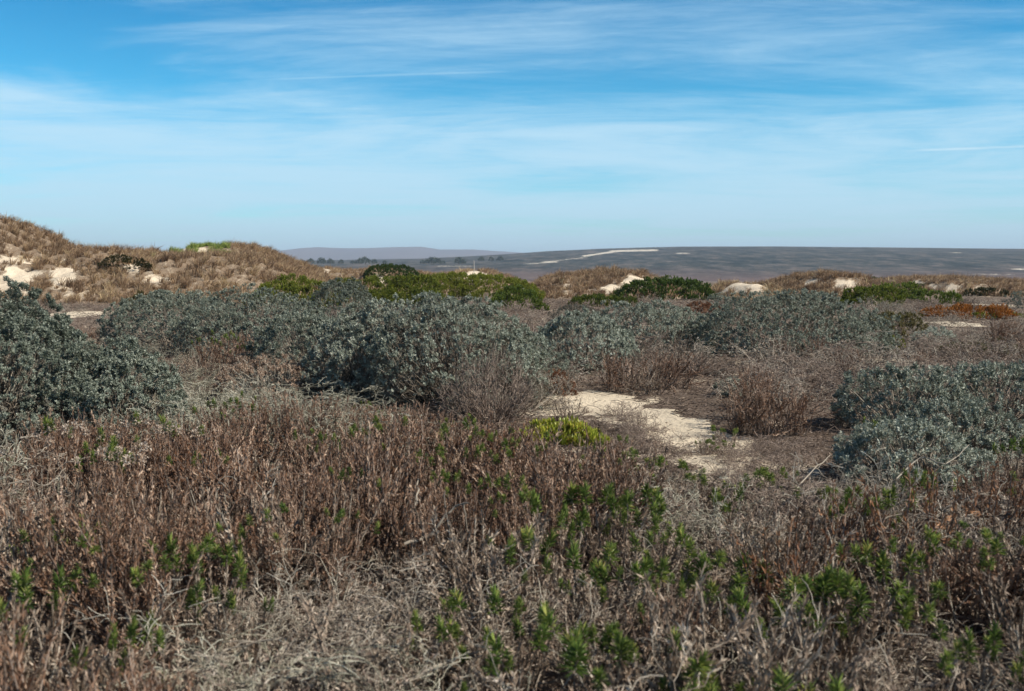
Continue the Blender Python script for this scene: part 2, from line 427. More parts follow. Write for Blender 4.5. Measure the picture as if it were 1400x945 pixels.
# ------------------------------------------------------------------ upright dry-stemmed plants
def stem_tuft_mesh(seed, L=0.031, W=0.0024, n=95, name='leaf_tuft', mat='green'):
    r = np.random.default_rng(seed)
    z = r.random(n) * 0.05
    th = np.radians(15 + 70 * (1 - z / 0.05) + r.normal(size=n) * 12)
    ph = r.uniform(0, 2 * PI, n)
    D = np.stack([np.sin(th) * np.cos(ph), np.sin(th) * np.sin(ph), np.cos(th)], 1)
    P = np.zeros((n, 3)); P[:, 2] = z - 0.02
    Wd = unit(np.cross(D, [0, 0, 1.0]) + r.normal(size=D.shape) * 0.2)
    b = Buf()
    b.add(*leaf_geo(P, D, Wd, L * r.uniform(0.7, 1.3, n), W, np.clip(0.30 + 7 * z + r.normal(size=n) * 0.22, 0, 1), curl=-0.2), 0)
    o = b.build(name, [mat])
    me = o.data; bpy.data.objects.remove(o)
    return me

TUFTS = [stem_tuft_mesh(100 + i, n=80 + 14 * i) for i in range(4)]
PUFF = None

def make_stems(name, n, R, h, seed, mat='rusty', spread=0.24, leafn=105, L=0.030, W=0.0058, r0=0.0042, lean=0.0, hvar=0.3, tufts=0, tuft_sc=(0.7, 1.2), stemmat='purple_twig', puffs=0, branchy=0.6):
    r = np.random.default_rng(seed)
    root = empty(name)
    # main stems
    a = r.uniform(0, 2 * PI, n); q = R * 0.75 * np.sqrt(r.random(n))
    base = np.stack([np.cos(a) * q, np.sin(a) * q, np.full(n, -0.03)], 1)
    D = unit(np.stack([np.cos(a) * spread * q / R + lean, np.sin(a) * spread * q / R, np.ones(n)], 1) + r.normal(size=(n, 3)) * 0.11)
    Ls = h * (1 - hvar * r.random(n) ** 1.3)
    K = 8
    P = [base]; d = D
    for k in range(K - 1):
        d = unit(d + r.normal(size=d.shape) * 0.10 + np.array([0, 0, 0.04]))
        P.append(P[-1] + d * (Ls / (K - 1))[:, None])
    path = np.stack(P, 1)
    allp = [path]
    # forked side stems
    m = int(n * branchy)
    if m:
        i = r.integers(0, n, m); kk = r.integers(2, 5, m)
        bs = path[i, kk]; d = unit(path[i, kk] - path[i, kk - 1] + r.normal(size=(m, 3)) * 0.22)
        LL = Ls[i] * (1 - kk / (K - 1)) * r.uniform(0.7, 1.05, m)
        P = [bs]
        for k in range(K - 1):
            d = unit(d + r.normal(size=d.shape) * 0.06 + np.array([0, 0, 0.12]))
            P.append(P[-1] + d * (LL / (K - 1))[:, None])
        allp.append(np.stack(P, 1))
    path = np.concatenate(allp)
    n = len(path)
    b = Buf()
    b.add(*tube_geo(path, np.linspace(1.2, 0.55, K)[None, :] * r0 * np.ones((n, 1)), np.clip(0.5 + r.normal(size=n) * 0.22, 0, 1)), 0)
    b.build('stem', [stemmat], root)
    # dried leaves clinging to the upper two thirds of the stems
    t = r.random((n, leafn)) ** 0.8 * (K - 1.001) * 0.92 + 0.5; t = np.clip(t, 0, K - 1.001)
    i0 = t.astype(int); fr = (t - i0)[..., None]
    ar = np.arange(n)[:, None]
    Q = path[ar, i0] * (1 - fr) + path[ar, i0 + 1] * fr
    T = unit(path[ar, i0 + 1] - path[ar, i0])
    Q = Q.reshape(-1, 3); T = T.reshape(-1, 3)
    ang = np.radians(r.uniform(8, 44, len(Q))); flip = np.where(r.random(len(Q)) < 0.25, -1.0, 1.0)
    U = perp(T, r)
    Dl = T * (np.cos(ang) * flip)[:, None] + U * np.sin(ang)[:, None]
    tone = np.repeat(0.55 + r.normal(size=n) * 0.22, leafn) + r.normal(size=len(Q)) * 0.15
    b = Buf()
    b.add(*leaf_geo(Q, Dl, perp(Dl, r), L * r.uniform(0.5, 1.3, len(Q)), W * r.uniform(0.7, 1.3, len(Q)), np.clip(tone, 0, 1), curl=0.15), 0)
    b.build('dry_foliage', [mat], root)
    if tufts:
        order = np.argsort(-path[:, -1, 2] + r.normal(size=n) * 0.06)[:tufts]
        for j in order:
            o = bpy.data.objects.new('leaf_tuft', random.choice(TUFTS)); COL.objects.link(o); o.parent = root
            o.location = path[j, -1]; s = r.uniform(*tuft_sc) * r.uniform(0.8, 1.15); o.scale = (s, s, s * r.uniform(0.8, 1.25)); o.rotation_euler = (r.normal() * 0.25, r.normal() * 0.25, r.uniform(0, 6.28))
    if puffs:
        order = np.argsort(-path[:, -1, 2])[:puffs]
        for j in order:
            o = bpy.data.objects.new('seed_head', PUFF); COL.objects.link(o); o.parent = root
            o.location = path[j, -1]; s = r.uniform(1.0, 1.7); o.scale = (s, s, s); o.rotation_euler = (0, 0, r.uniform(0, 6.28))
    return root

def puff_mesh():
    r = np.random.default_rng(3)
    n = 60
    D = unit(r.normal(size=(n, 3)) + np.array([0, 0, 0.6])); P = D * 0.003 + r.normal(size=(n, 3)) * 0.008
    b = Buf(); b.add(*leaf_geo(P, D, perp(D, r), 0.014 * r.uniform(0.6, 1.2, n), 0.005, np.clip(0.6 + r.normal(size=n) * 0.25, 0, 1)), 0)
    o = b.build('seed_head', ['puff']); me = o.data; bpy.data.objects.remove(o); return me
PUFF = puff_mesh()

def copy_tree(o, parent=None):
    c = o.copy(); COL.objects.link(c); c.parent = parent
    for ch in o.children:
        copy_tree(ch, c)
    return c

USED = set()
def place(proto, x, y, rz, sc, z=None):
    o = proto if proto.name not in USED else copy_tree(proto)
    USED.add(proto.name)
    gz = float(ground_h(x, y)) if z is None else z
    o.location = (x, y, gz); o.rotation_euler = (0, 0, rz)
    o.scale = (sc, sc, sc) if not hasattr(sc, '__len__') else sc
    return o

# ================================================================== THE SETTING
def heights_mesh(name, X, Y, Z, mat, attrs, smooth=True, wrap=False):
    ny, nx = X.shape
    V = np.stack([X, Y, Z], -1).reshape(-1, 3).astype(np.float32)
    i = (np.arange(ny - 1)[:, None] * nx + np.arange(nx - 1)[None, :]).ravel()
    F = np.stack([i, i + 1, i + nx + 1, i + nx], 1)
    if wrap:
        j = np.arange(ny - 1) * nx + nx - 1
        F = np.concatenate([F, np.stack([j, j - nx + 1, j + 1, j + nx], 1)])
    me = bpy.data.meshes.new(name)
    me.vertices.add(len(V)); me.vertices.foreach_set('co', V.ravel())
    me.loops.add(F.size); me.loops.foreach_set('vertex_index', F.ravel().astype(np.int32))
    me.polygons.add(len(F)); me.polygons.foreach_set('loop_start', (np.arange(len(F)) * 4).astype(np.int32))
    if smooth: me.polygons.foreach_set('use_smooth', np.ones(len(F), bool))
    me.materials.append(mat)
    for k, a in attrs.items():
        t = me.attributes.new(k, 'FLOAT', 'POINT'); t.data.foreach_set('value', np.asarray(a, np.float32).ravel())
    me.update(calc_edges=True)
    o = bpy.data.objects.new(name, me); COL.objects.link(o)
    return o

# sand patches: centre px/py in the photograph turned into ground points, with half sizes in metres
SAND = []
def sand_px(x0, x1, y0, y1, s=1.0):
    xa, ya = at_ground((x0 + x1) / 2, y1); xb, yb = at_ground((x0 + x1) / 2, y0)
    cy = (ya + yb) / 2; cx = ((x0 + x1) / 2 - 700) / FPX * cy
    SAND.append((cx, cy, (x1 - x0) / 2 / FPX * cy, (yb - ya) / 2, s))
sand_px(720, 890, 540, 570, 1.3)
sand_px(815, 930, 556, 582, 0.92)
sand_px(880, 975, 572, 600, 0.86)
sand_px(905, 1035, 588, 618, 0.92)
sand_px(920, 1050, 604, 658, 0.82)
sand_px(1000, 1120, 626, 664, 0.66)
sand_px(840, 940, 598, 632, 0.50)
sand_px(1195, 1255, 492, 503, 0.72)
sand_px(1272, 1335, 439, 447, 0.8)
sand_px(20, 120, 424, 448, 0.6)
sand_px(60, 150, 444, 462, 0.55)
sand_px(475, 585, 815, 880, 0.72)
sand_px(1370, 1400, 416, 424, 0.9)
sand_px(600, 640, 385, 400, 0.8)

def sand_field(x, y):
    x = np.asarray(x, float); y = np.asarray(y, float)
    s = np.zeros(np.broadcast(x, y).shape)
    w = 0.35 * waves(x, y, 1.3, 21, 3)
    for cx, cy, a, b, st in SAND:
        d = np.sqrt(((x - cx) / a) ** 2 + ((y - cy) / b) ** 2)
        s = np.maximum(s, st * (1 - sstep(0.75, 1.35, d + w)))
    s = np.maximum(s, 0.30 + 0.16 * waves(x, y, 6, 33, 3))
    return s

rings = np.concatenate([[0.0], np.exp(np.linspace(math.log(0.6), math.log(14000), 760))])
th = np.concatenate([np.linspace(-42, 42, 320, endpoint=False), np.linspace(42, 318, 60, endpoint=False)])
TH, RR = np.meshgrid(np.radians(90 - th), rings)
GX = RR * np.cos(TH); GY = RR * np.sin(TH)
GZ = ground_h(GX, GY)
ground = heights_mesh('ground', GX, GY, GZ, M['ground'], {'sand': sand_field(GX, GY)}, wrap=True)
tag(ground, 'sandy dune flat littered with dry leaves and twigs', None, kind='structure')

# ---- dunes: each one a height mesh rising out of the flat
DUNES = []
def dune(name, prof, Yf, Yb, label, seed, sandspots=(), rough=0.25, res=0.3, sandbase=0.30, steep=0.8):
    """prof: crest line as (px, py); Yf/Yb front foot and crest distance"""
    px = np.array([p[0] for p in prof], float); py = np.array([p[1] for p in prof], float)
    Yb_ = Yb
    def crest(x, Yc):
        p = 700 + x / Yc * FPX
        yy = np.interp(p, px, py)
        v = -(yy - 472.5) / FPX
        return CAMZ + (v * math.cos(PITCH) - math.sin(PITCH)) / (math.cos(PITCH) + v * math.sin(PITCH)) * Yc
    x0 = (px[0] - 700) / FPX * Yb; x1 = (px[-1] - 700) / FPX * Yb
    xs = np.arange(x0, x1 + res, res); ys = np.arange(Yf, Yb + (Yb - Yf) * 1.6, res)
    X, Y = np.meshgrid(xs, ys)
    C = crest(X, Yb)
    t = np.where(Y < Yb, sstep(Yf, Yb, Y), 1 - sstep(Yb, Yb + (Yb - Yf) * 1.6, Y))
    t = t ** steep
    g = ground_h(X, Y)
    edge = sstep(0, 5.0, X - x0) * sstep(0, 5.0, x1 - X)
    nz = waves(X, Y, 6.0, seed, 4, 0.65) + 0.5 * waves(X, Y, 2.4, seed + 77, 2)
    Z = -0.4 + (C + 0.4) * t * np.where(x0 < -40, 1, edge) + nz * rough * 1.35 * np.sqrt(np.clip(t, 0, 1)) * (1 - 0.55 * sstep(0.8, 1, t))
    s = np.full(X.shape, sandbase) + 0.10 * waves(X, Y, 9, seed + 3, 3)
    PX, PY = to_px(X, Y, Z)
    for (a, b, c, d, st) in sandspots:
        q = np.sqrt(((PX - (a + b) / 2) / ((b - a) / 2)) ** 2 + ((PY - (c + d) / 2) / ((d - c) / 2)) ** 2)
        s = np.maximum(s, st * (1.12 if (seed == 41 and b < 120) else 0.85 if seed < 43 else 1.3) * (1 - sstep(0.35, 1.3, q + (0.8 if seed < 43 else 0.5) * waves(X, Y, 3.0, seed + 9, 4, 0.7))) * (Y < Yb + 1.0))
    o = heights_mesh(name, X, Y, Z, M['dune'], {'sand': s})
    tag(o, label, None, kind='structure')
    DUNES.append((o, X, Y, Z, s))
    return X, Y, Z, s

def grid_at(D, x, y, what):
    X, Y, Z, s = D
    A = Z if what == 'z' else s
    i = np.clip(((x - X[0, 0]) / (X[0, 1] - X[0, 0])), 0, X.shape[1] - 1.001); j = np.clip(((y - Y[0, 0]) / (Y[1, 0] - Y[0, 0])), 0, X.shape[0] - 1.001)
    i0 = i.astype(int); j0 = j.astype(int); fi = i - i0; fj = j - j0
    return (A[j0, i0] * (1 - fi) * (1 - fj) + A[j0, i0 + 1] * fi * (1 - fj) + A[j0 + 1, i0] * (1 - fi) * fj + A[j0 + 1, i0 + 1] * fi * fj)

def grass(name, D, n, label, seed, h=0.55, blades=20, mat='straw', tone=0.45, mask=None, lim=0.62):
    X, Y, Z, s = D
    r = np.random.default_rng(seed)
    x = r.uniform(X[0, 0], X[0, -1], n * 3); y = r.uniform(Y[0, 0], Y[-1, 0], n * 3)
    z = grid_at(D, x, y, 'z'); sd = grid_at(D, x, y, 's')
    g = ground_h(x, y)
    clump = waves(x, y, 2.2, seed + 1, 3)
    ok = (z > g - 0.02) & (sd + clump * -0.16 < lim) & (r.random(len(x)) < 0.75 + 0.5 * clump)
    if mask is not None: ok &= mask(x, y, z)
    x, y, z, clump = x[ok][:n], y[ok][:n], z[ok][:n], clump[ok][:n]
    m = len(x)
    hh = h * r.uniform(0.45, 1.4, m) * (1 + 0.5 * clump)
    tt = tone + r.normal(size=m) * 0.12 + 0.16 * waves(x, y, 5, seed + 2, 3)
    base = np.repeat(np.stack([x, y, z - 0.03], 1), blades, 0)
    a = r.uniform(0, 2 * PI, len(base)); lean = r.uniform(0.1, 1.0, len(base))
    out = np.stack([np.cos(a), np.sin(a), np.zeros(len(a))], 1)
    base = base + out * r.uniform(0, 0.12, (len(a), 1))
    H = np.repeat(hh, blades) * r.uniform(0.6, 1.1, len(base))
    wind = np.array([0.25, 0.0, 0.0])
    D1 = unit(out * lean[:, None] * 0.5 + wind * 0.5 + [0, 0, 1.0]); D2 = unit(out * lean[:, None] * 1.3 + wind + [0, 0, 0.55])
    W = unit(np.cross(D1, r.normal(size=D1.shape))) * 0.012 
    p0 = base; p1 = base + D1 * (H * 0.55)[:, None]; p2 = p1 + D2 * (H * 0.5)[:, None]
    V = np.stack([p0 - W, p0 + W, p1 + W * 0.9, p1 - W * 0.9, p2], 1).reshape(-1, 3)
    i = np.arange(len(base))[:, None] * 5
    T = np.repeat(np.clip(np.repeat(tt, blades) + r.normal(size=len(base)) * 0.13, 0, 1), 5)
    b = Buf(); b.add(V, i + [0, 1, 2, 3], T, 0)
    b.F.append((i + [3, 2, 4], 0))
    o = b.build(name, [mat]); tag(o, label, None, kind='stuff')
    return o

# the long left dune with the tall hump at the edge of the picture
D1 = dune('dune', [(-420, 345), (-300, 322), (-120, 300), (-30, 298), (12, 303), (35, 316), (62, 335), (110, 346), (170, 344), (215, 350), (260, 352), (300, 352), (340, 352), (370, 360), (400, 374), (430, 384), (470, 392)],
          46, 66, 'long grassy dune rising at the left with bare sand chutes', 41,
          [(-12, 50, 348, 408, 1.0), (66, 108, 358, 400, 1.0), (150, 205, 358, 378, 0.95), (195, 235, 370, 398, 0.9), (85, 140, 395, 412, 0.7)], rough=0.35, sandbase=0.28, steep=1.45)
D2 = dune('dune', [(190, 372), (215, 352), (240, 341), (262, 338), (300, 337), (345, 338), (370, 350), (400, 362), (430, 372), (452, 384), (480, 392)],
          62, 84, 'grassy dune hump with a green cap behind the left dune', 42,
          [(236, 262, 334, 346, 0.95), (262, 290, 338, 352, 0.9), (320, 340, 346, 358, 0.8), (205, 230, 352, 364, 0.8)], rough=0.3, steep=1.1)
D3 = dune('dune', [(370, 384), (410, 378), (440, 368), (470, 371), (500, 372), (520, 368), (560, 374), (600, 378), (640, 371), (670, 372), (700, 382), (740, 389), (760, 391)],
          74, 98, 'low brown dune line with small sand tops behind the green mounds', 43,
          [(425, 462, 362, 374, 1.0), (622, 668, 370, 384, 1.0), (505, 530, 376, 392, 0.9)], rough=0.25)
D4 = dune('dune', [(680, 392), (720, 380), (760, 378), (800, 376), (825, 372), (850, 373), (880, 376), (900, 382), (930, 388), (960, 393)],
          58, 76, 'brown grassy dune with a bare white sand flank at its right end', 44,
          [(848, 892, 377, 396, 1.05), (818, 856, 388, 404, 0.95), (770, 782, 388, 396, 0.7)], rough=0.25)
D5 = dune('dune', [(940, 394), (965, 386), (985, 375), (1010, 372), (1035, 374), (1052, 381), (1075, 389), (1100, 392)],
          50, 62, 'small dune with a bare white sand face between the shrubs', 45,
          [(980, 1052, 375, 402, 1.2)], rough=0.2)
D6 = dune('dune', [(1030, 390), (1060, 382), (1090, 378), (1120, 375), (1150, 377), (1175, 382), (1200, 388), (1230, 393)],
          60, 76, 'grassy dune with streaks of bare sand left of the green thicket', 46,
          [(1095, 1125, 382, 390, 0.95), (1135, 1182, 382, 400, 1.0)], rough=0.25)
D7 = dune('dune', [(1180, 395), (1220, 385), (1250, 381), (1290, 381), (1330, 383), (1370, 385), (1400, 388), (1440, 391), (1500, 393), (1560, 395)],
          64, 82, 'long low grassy dune with pale sand hollows at the right', 47,
          [(1245, 1262, 384, 392, 1.0), (1290, 1316, 390, 402, 1.0), (1330, 1350, 392, 400, 0.9), (1268, 1285, 388, 396, 0.7)], rough=0.25)
grass('dune_grass', D1, 9500, 'tawny marram grass covering the long left dune', 51, h=0.5, blades=26)
def greencap(x, y, z):
    PX, PY = to_px(x, y, z); return (PX > 205) & (PX < 312) & (PY < 352)
grass('dune_grass', D2, 4600, 'tawny marram grass on the hump behind the left dune', 52, h=0.5, blades=22, tone=0.55, mask=lambda x, y, z: ~greencap(x, y, z))
grass('green_grass', D2, 2600, 'fresh green grass capping the top of the dune hump', 53, h=0.42, blades=34, mat='straw_green', tone=0.5, mask=greencap)
grass('dune_grass', D3, 4200, 'brown grass on the low dune line behind the green mounds', 54, h=0.42, blades=18, tone=0.35)
grass('dune_grass', D4, 3600, 'reddish brown grass on the dune with the white flank', 55, h=0.42, blades=20, tone=0.33)
grass('dune_grass', D5, 700, 'brown grass along the top of the small sand-faced dune', 56, h=0.4, blades=20, tone=0.35, lim=0.5)
grass('dune_grass', D6, 2600, 'brown grass on the dune left of the green thicket', 57, h=0.42, blades=18, tone=0.36)
grass('dune_grass', D7, 4400, 'pale brown grass on the long low dune at the right', 58, h=0.4, blades=18, tone=0.42)

# ---- distant scrub plain and hills
def PXW(a): return a > 1300
def hill(name, prof, Yf, Yc, label, seed, mat, zf, nx=300, ny=90, sand=None, red=None, rough=2.0):
    px = np.array([p[0] for p in prof], float); py = np.array([p[1] for p in prof], float)
    P = np.linspace(px[0], px[-1], nx)
    U = (P - 700) / FPX
    yy = np.interp(P, px, py)
    v = -(yy - 472.5) / FPX
    zc = CAMZ + (v * math.cos(PITCH) - math.sin(PITCH)) / (math.cos(PITCH) + v * math.sin(PITCH)) * Yc
    t = np.concatenate([np.linspace(0, 1, ny), np.linspace(1.04, 2.0, 24)])
    Yt = Yf + (Yc - Yf) * t
    X = U[None, :] * Yc * np.ones((len(t), 1)); Y = np.repeat(Yt[:, None], nx, 1)
    prof_t = np.where(t <= 1, np.sin(np.clip(t, 0, 1) * PI / 2) ** 1.15, 1 - sstep(1, 2, t))
    Z = zf + (zc[None, :] - zf) * prof_t[:, None] + rough * waves(X, Y, (Yc - Yf) * 0.35, seed, 4) * np.sin(np.clip(t, 0, 1) * PI)[:, None]
    PX, PY = to_px(X, Y, Z)
    s = np.zeros(X.shape)
    for (a, ya, b, yb, w, st) in (sand or []):
        ux = np.clip((PX - a) / (b - a), 0, 1); ly = ya + (yb - ya) * ux
        d = np.hypot(np.maximum(np.maximum(a - PX, PX - b), 0) / 6.0, (PY - ly) / w)
        s = np.maximum(s, (st * 0.72 if st < 1.0 or PXW(a) else 0.9) * (1 - sstep(0.1, 1.9, d + 0.35 * waves(X, Y, 60, seed + 7, 4, 0.7))))
    R = np.zeros(X.shape)
    if red: R = np.clip(sstep(red[0], red[1], PY) * (0.55 + 0.35 * waves(X, Y, 500, seed + 4, 4)), 0, 1)
    o = heights_mesh(name, X, Y, Z, M[mat], {'sand': s, 'red': R})
    tag(o, label, None, kind='structure')
    return X, Y, Z
hill('hill', [(-900, 366), (100, 360), (430, 358), (600, 355), (690, 350), (740, 346), (800, 343), (860, 341), (900, 340), (1000, 340), (1150, 342), (1260, 343), (1400, 345), (1700, 348), (2300, 352)],
     900, 3000, 'broad dark scrub-covered mesa across the horizon with pale sand streaks', 61, 'mesa', -8.0, nx=900, ny=150,
     sand=[(838, 343.4, 895, 342.2, 1.5, 0.96), (800, 350, 840, 344, 1.4, 0.95), (722, 361, 750, 359, .6, 0.8), (745, 358.5, 758, 358.0, 1.3, 0.9), (758, 357, 800, 352, 1.0, 0.62), (928, 346.5, 938, 346.5, 1.0, 0.8), (600, 364, 640, 364, .7, 0.7), (1304, 345.5, 1310, 345.5, .6, 0.8), (1318, 375, 1385, 375.5, 0.7, 0.72), (1388, 368, 1412, 368.6, 1.0, 0.9), (1068, 379, 1078, 379, 1.2, 0.7)],
     red=(360, 384), rough=1.6)
hill('hill', [(330, 357), (385, 347), (410, 342), (440, 338.5), (480, 340), (510, 340), (545, 338.5), (580, 338), (605, 342), (650, 342), (700, 345), (740, 349), (800, 353), (880, 357)],
     5200, 7500, 'far lavender mountain ridge faded by distance left of the mesa', 62, 'ridge', -10.0, nx=300, ny=50, rough=9.0)

def top_z(x, y):
    z = float(ground_h(x, y))
    for (o, X, Y, Z, s_) in DUNES:
        if X[0, 0] < x < X[0, -1] and Y[0, 0] < y < Y[-1, 0]:
            z = max(z, float(grid_at((X, Y, Z, s_), np.array([x]), np.array([y]), 'z')[0]))
    return z
# ================================================================== SHRUBS
FOOT = []     # footprints that keep the scatter out: x, y, rx, ry
def mound_px(x0, x1, yt, yb, depth=0.8, back=None):
    """sizes of a mound seen between x0..x1, its top at yt and its front foot at yb"""
    _, yf = at_ground((x0 + x1) / 2, yb)
    w = (x1 - x0) / 2 / FPX
    rx = w * yf / (1 - w * depth); cy = yf + rx * depth
    rx = w * cy; ry = rx * depth
    cx = ((x0 + x1) / 2 - 700) / FPX * cy
    _, _, zt = at_dist((x0 + x1) / 2, yt, cy)
    g = min(top_z(cx, cy), top_z(cx, cy - ry * 0.5) + 0.15)
    return cx, cy, rx, ry, max(0.35 if cy > 30 else 0.12, zt - g)

def shrub(name, ext, label, cat, seed, group=None, hs=1.0, depth=0.8, rz=0, foot=True, **kw):
    cx, cy, rx, ry, h = mound_px(*ext, depth=depth)
    o = make_mound(name, rx, ry, h * hs, seed, **kw)
    o.location = (cx, cy, min(top_z(cx, cy), top_z(cx, cy - ry * 0.5) + 0.15) - 0.02)
    tag(o, label, cat, group)
    USED.add(o.name)
    if foot: FOOT.append((cx, cy, rx, ry))
    return o

GS = 'silver green shrubs growing on the dune flat'
SV = dict(leafmat='silver')
shrub('silver_shrub', (-270, 165, 384, 640), 'big blue-green silver shrub at the left edge, taller than its neighbours in front', 'shrub', 201, GS, depth=0.8, lump=0.2, fine=0.05, clump=0.11, shell=0.17, L=0.026, W=0.0095, per=8, spacing=0.030, ntw=900, bald=0.42, tone=0.42, **SV)
shrub('silver_shrub', (40, 246, 462, 625), 'blue-green lower shrub joining the big left-edge shrub, above the seed-headed stems', 'shrub', 202, GS, depth=0.9, clump=0.10, shell=0.18, L=0.025, W=0.009, per=8, spacing=0.030, ntw=500, bald=0.35, tone=0.42, **SV)
shrub('silver_shrub', (128, 350, 396, 482), 'left end of the wide silver shrub below the grassy hump, smoothly domed', 'shrub', 203, GS, power=1.95, depth=0.7, L=0.028, W=0.011, per=7, spacing=0.042, ntw=500, bald=0.2, lump=0.1, tone=0.5, **SV)
shrub('silver_shrub', (235, 462, 390, 492), 'pale silver dome between the left silver shrub and the central one', 'shrub', 204, GS, power=1.95, depth=0.7, L=0.028, W=0.011, per=7, spacing=0.042, ntw=500, bald=0.2, lump=0.1, tone=0.58, **SV)
shrub('silver_shrub', (418, 520, 380, 458), 'small dark blue-green bushy top poking up left of the central shrub', 'shrub', 205, GS, depth=0.9, L=0.028, W=0.011, per=7, spacing=0.042, ntw=200, bald=0.15, tone=0.38, **SV)
shrub('silver_shrub', (400, 600, 408, 556), 'left half of the largest central silver shrub, leafy down to its foot', 'shrub', 206, GS, power=1.95, depth=0.85, L=0.025, W=0.0095, per=7, spacing=0.034, ntw=1000, bald=0.30, tone=0.52, **SV)
shrub('silver_shrub', (500, 752, 401, 566), 'tallest silver shrub in the centre with a bare twiggy lower right side', 'shrub', 207, GS, power=1.95, depth=0.85, L=0.025, W=0.0095, per=7, spacing=0.034, ntw=1800, bald=0.42, tone=0.52, dry=0.9, **SV)
shrub('silver_shrub', (705, 880, 422, 516), 'low silver shrub immediately right of the tallest central one', 'shrub', 208, GS, power=1.95, depth=0.8, L=0.028, W=0.011, per=7, spacing=0.040, ntw=400, bald=0.2, tone=0.5, **SV)
shrub('silver_shrub', (800, 985, 410, 486), 'silver shrub in the middle of the right-hand row, in front of the dark green thicket', 'shrub', 209, GS, power=1.95, depth=0.8, L=0.028, W=0.011, per=7, spacing=0.042, ntw=400, bald=0.15, tone=0.5, **SV)
shrub('silver_shrub', (938, 1222, 396, 494), 'broad evenly domed silver shrub right of centre, before the bare sand face', 'shrub', 210, GS, power=1.7, depth=0.75, L=0.028, W=0.011, per=7, spacing=0.042, ntw=500, bald=0.1, lump=0.1, tone=0.45, **SV)
shrub('silver_shrub', (1145, 1345, 496, 602), 'low silver shrub at the right beside the reddish stems', 'shrub', 211, GS, depth=0.8, L=0.03, W=0.010, spacing=0.038, ntw=400, bald=0.15, tone=0.45, **SV)
shrub('silver_shrub', (1262, 1460, 492, 590), 'low silver shrub running out of the right edge of the picture', 'shrub', 212, GS, depth=0.8, L=0.03, W=0.010, spacing=0.040, ntw=300, bald=0.15, tone=0.42, **SV)
shrub('silver_shrub', (1140, 1375, 566, 678), 'sprawling low silver shrub with bleached twigs through it at the right', 'shrub', 213, GS, depth=0.7, L=0.028, W=0.009, spacing=0.034, ntw=700, bald=0.2, tone=0.55, dry=0.9, **SV)
shrub('silver_shrub', (1215, 1430, 545, 645), 'loose silver shrub bridging the right-hand low shrubs beside the frame edge', 'shrub', 220, GS, depth=0.7, L=0.025, W=0.0095, per=7, spacing=0.038, ntw=700, bald=0.25, tone=0.5, dry=0.9, **SV)
shrub('silver_shrub', (1240, 1310, 446, 478), 'little pale blue-green shrub beside the olive scrub', 'shrub', 214, GS, depth=0.8, L=0.034, W=0.012, spacing=0.055, ntw=100, bald=0.1, tone=0.6, **SV)
shrub('silver_shrub', (1375, 1450, 396, 424), 'dark blue-grey shrub on the far right edge beyond the orange mat', 'shrub', 215, GS, depth=0.8, L=0.045, W=0.018, spacing=0.08, ntw=100, bald=0.1, tone=0.3, **SV)
shrub('silver_shrub', (975, 1035, 515, 545), 'tiny pale silver shrub behind the upright brown stem clump', 'shrub', 216, GS, depth=0.8, L=0.026, W=0.009, spacing=0.04, ntw=80, bald=0.1, tone=0.55, **SV)
shrub('silver_shrub', (330, 530, 425, 532), 'silver shrub filling the dip between the pale dome and the central shrub', 'shrub', 219, GS, depth=0.7, L=0.027, W=0.010, per=7, spacing=0.038, ntw=900, bald=0.4, tone=0.5, dry=0.9, **SV)
shrub('silver_shrub', (640, 790, 455, 530), 'dull silver shrub skirt filling the hollow at the right foot of the central shrub', 'shrub', 217, GS, depth=0.7, L=0.03, W=0.010, spacing=0.045, ntw=500, bald=0.45, tone=0.45, dry=0.9, **SV)
shrub('silver_shrub', (960, 1000, 400, 425), 'greyish leafy shrub hugging the left foot of the sand-faced dune', 'shrub', 218, GS, depth=0.8, L=0.04, W=0.014, spacing=0.065, ntw=100, bald=0.1, tone=0.5, **SV)

# green mounds
GM = dict(L=0.075, W=0.034, per=6, whorls=3, gap=0.05, up=1.6, spread=(10, 45), fine=0.05, ntw=0, bald=0.0, dry=0.0, shell=0.08, clump=0.35)
GG = 'green scrub mounds beyond the silver shrubs'
shrub('green_mound', (335, 475, 376, 424), 'bright yellow-green bushy mound behind the pale silver dome', 'shrub', 301, GG, depth=0.8, leafmat='mound_yellow', spacing=0.085, tone=0.5, **GM)
shrub('green_mound', (450, 610, 376, 420), 'yellow-green mound lying between the small dark top and the central shrub', 'shrub', 302, GG, depth=0.8, leafmat='mound_yellow', spacing=0.09, tone=0.45, **GM)
shrub('green_mound', (515, 742, 373, 412), 'long rounded green mound behind the tallest silver shrub', 'shrub', 303, GG, lump=0.06, depth=0.5, leafmat='mound_yellow', spacing=0.085, tone=0.62, **GM)
shrub('green_mound', (665, 748, 390, 425), 'green mound end spilling down beside the central silver shrub', 'shrub', 304, GG, depth=0.8, leafmat='mound_dark', spacing=0.09, tone=0.7, **GM)
shrub('green_mound', (505, 566, 363, 385), 'dark rounded bush standing on the brown dune line', 'shrub', 305, GG, depth=0.8, leafmat='mound_dark', spacing=0.15, tone=0.25, foot=False, **{**GM, 'L': 0.13, 'W': 0.065})
shrub('green_mound', (765, 870, 402, 420), 'flat olive and yellow mat left of the dark thicket', 'ground cover', 306, GG, depth=0.8, leafmat='mound_yellow', spacing=0.10, tone=0.3, **GM)
shrub('green_mound', (838, 975, 380, 411), 'dark green thicket spreading below the white dune flank', 'shrub', 307, GG, depth=0.6, leafmat='mound_dark', spacing=0.12, tone=0.5, **{**GM, 'L': 0.10, 'W': 0.05})
shrub('green_mound', (880, 960, 377, 400), 'highest green hump of the thicket behind the white dune flank', 'shrub', 308, GG, depth=0.6, leafmat='mound_dark', spacing=0.13, tone=0.6, foot=False, **{**GM, 'L': 0.10, 'W': 0.05})
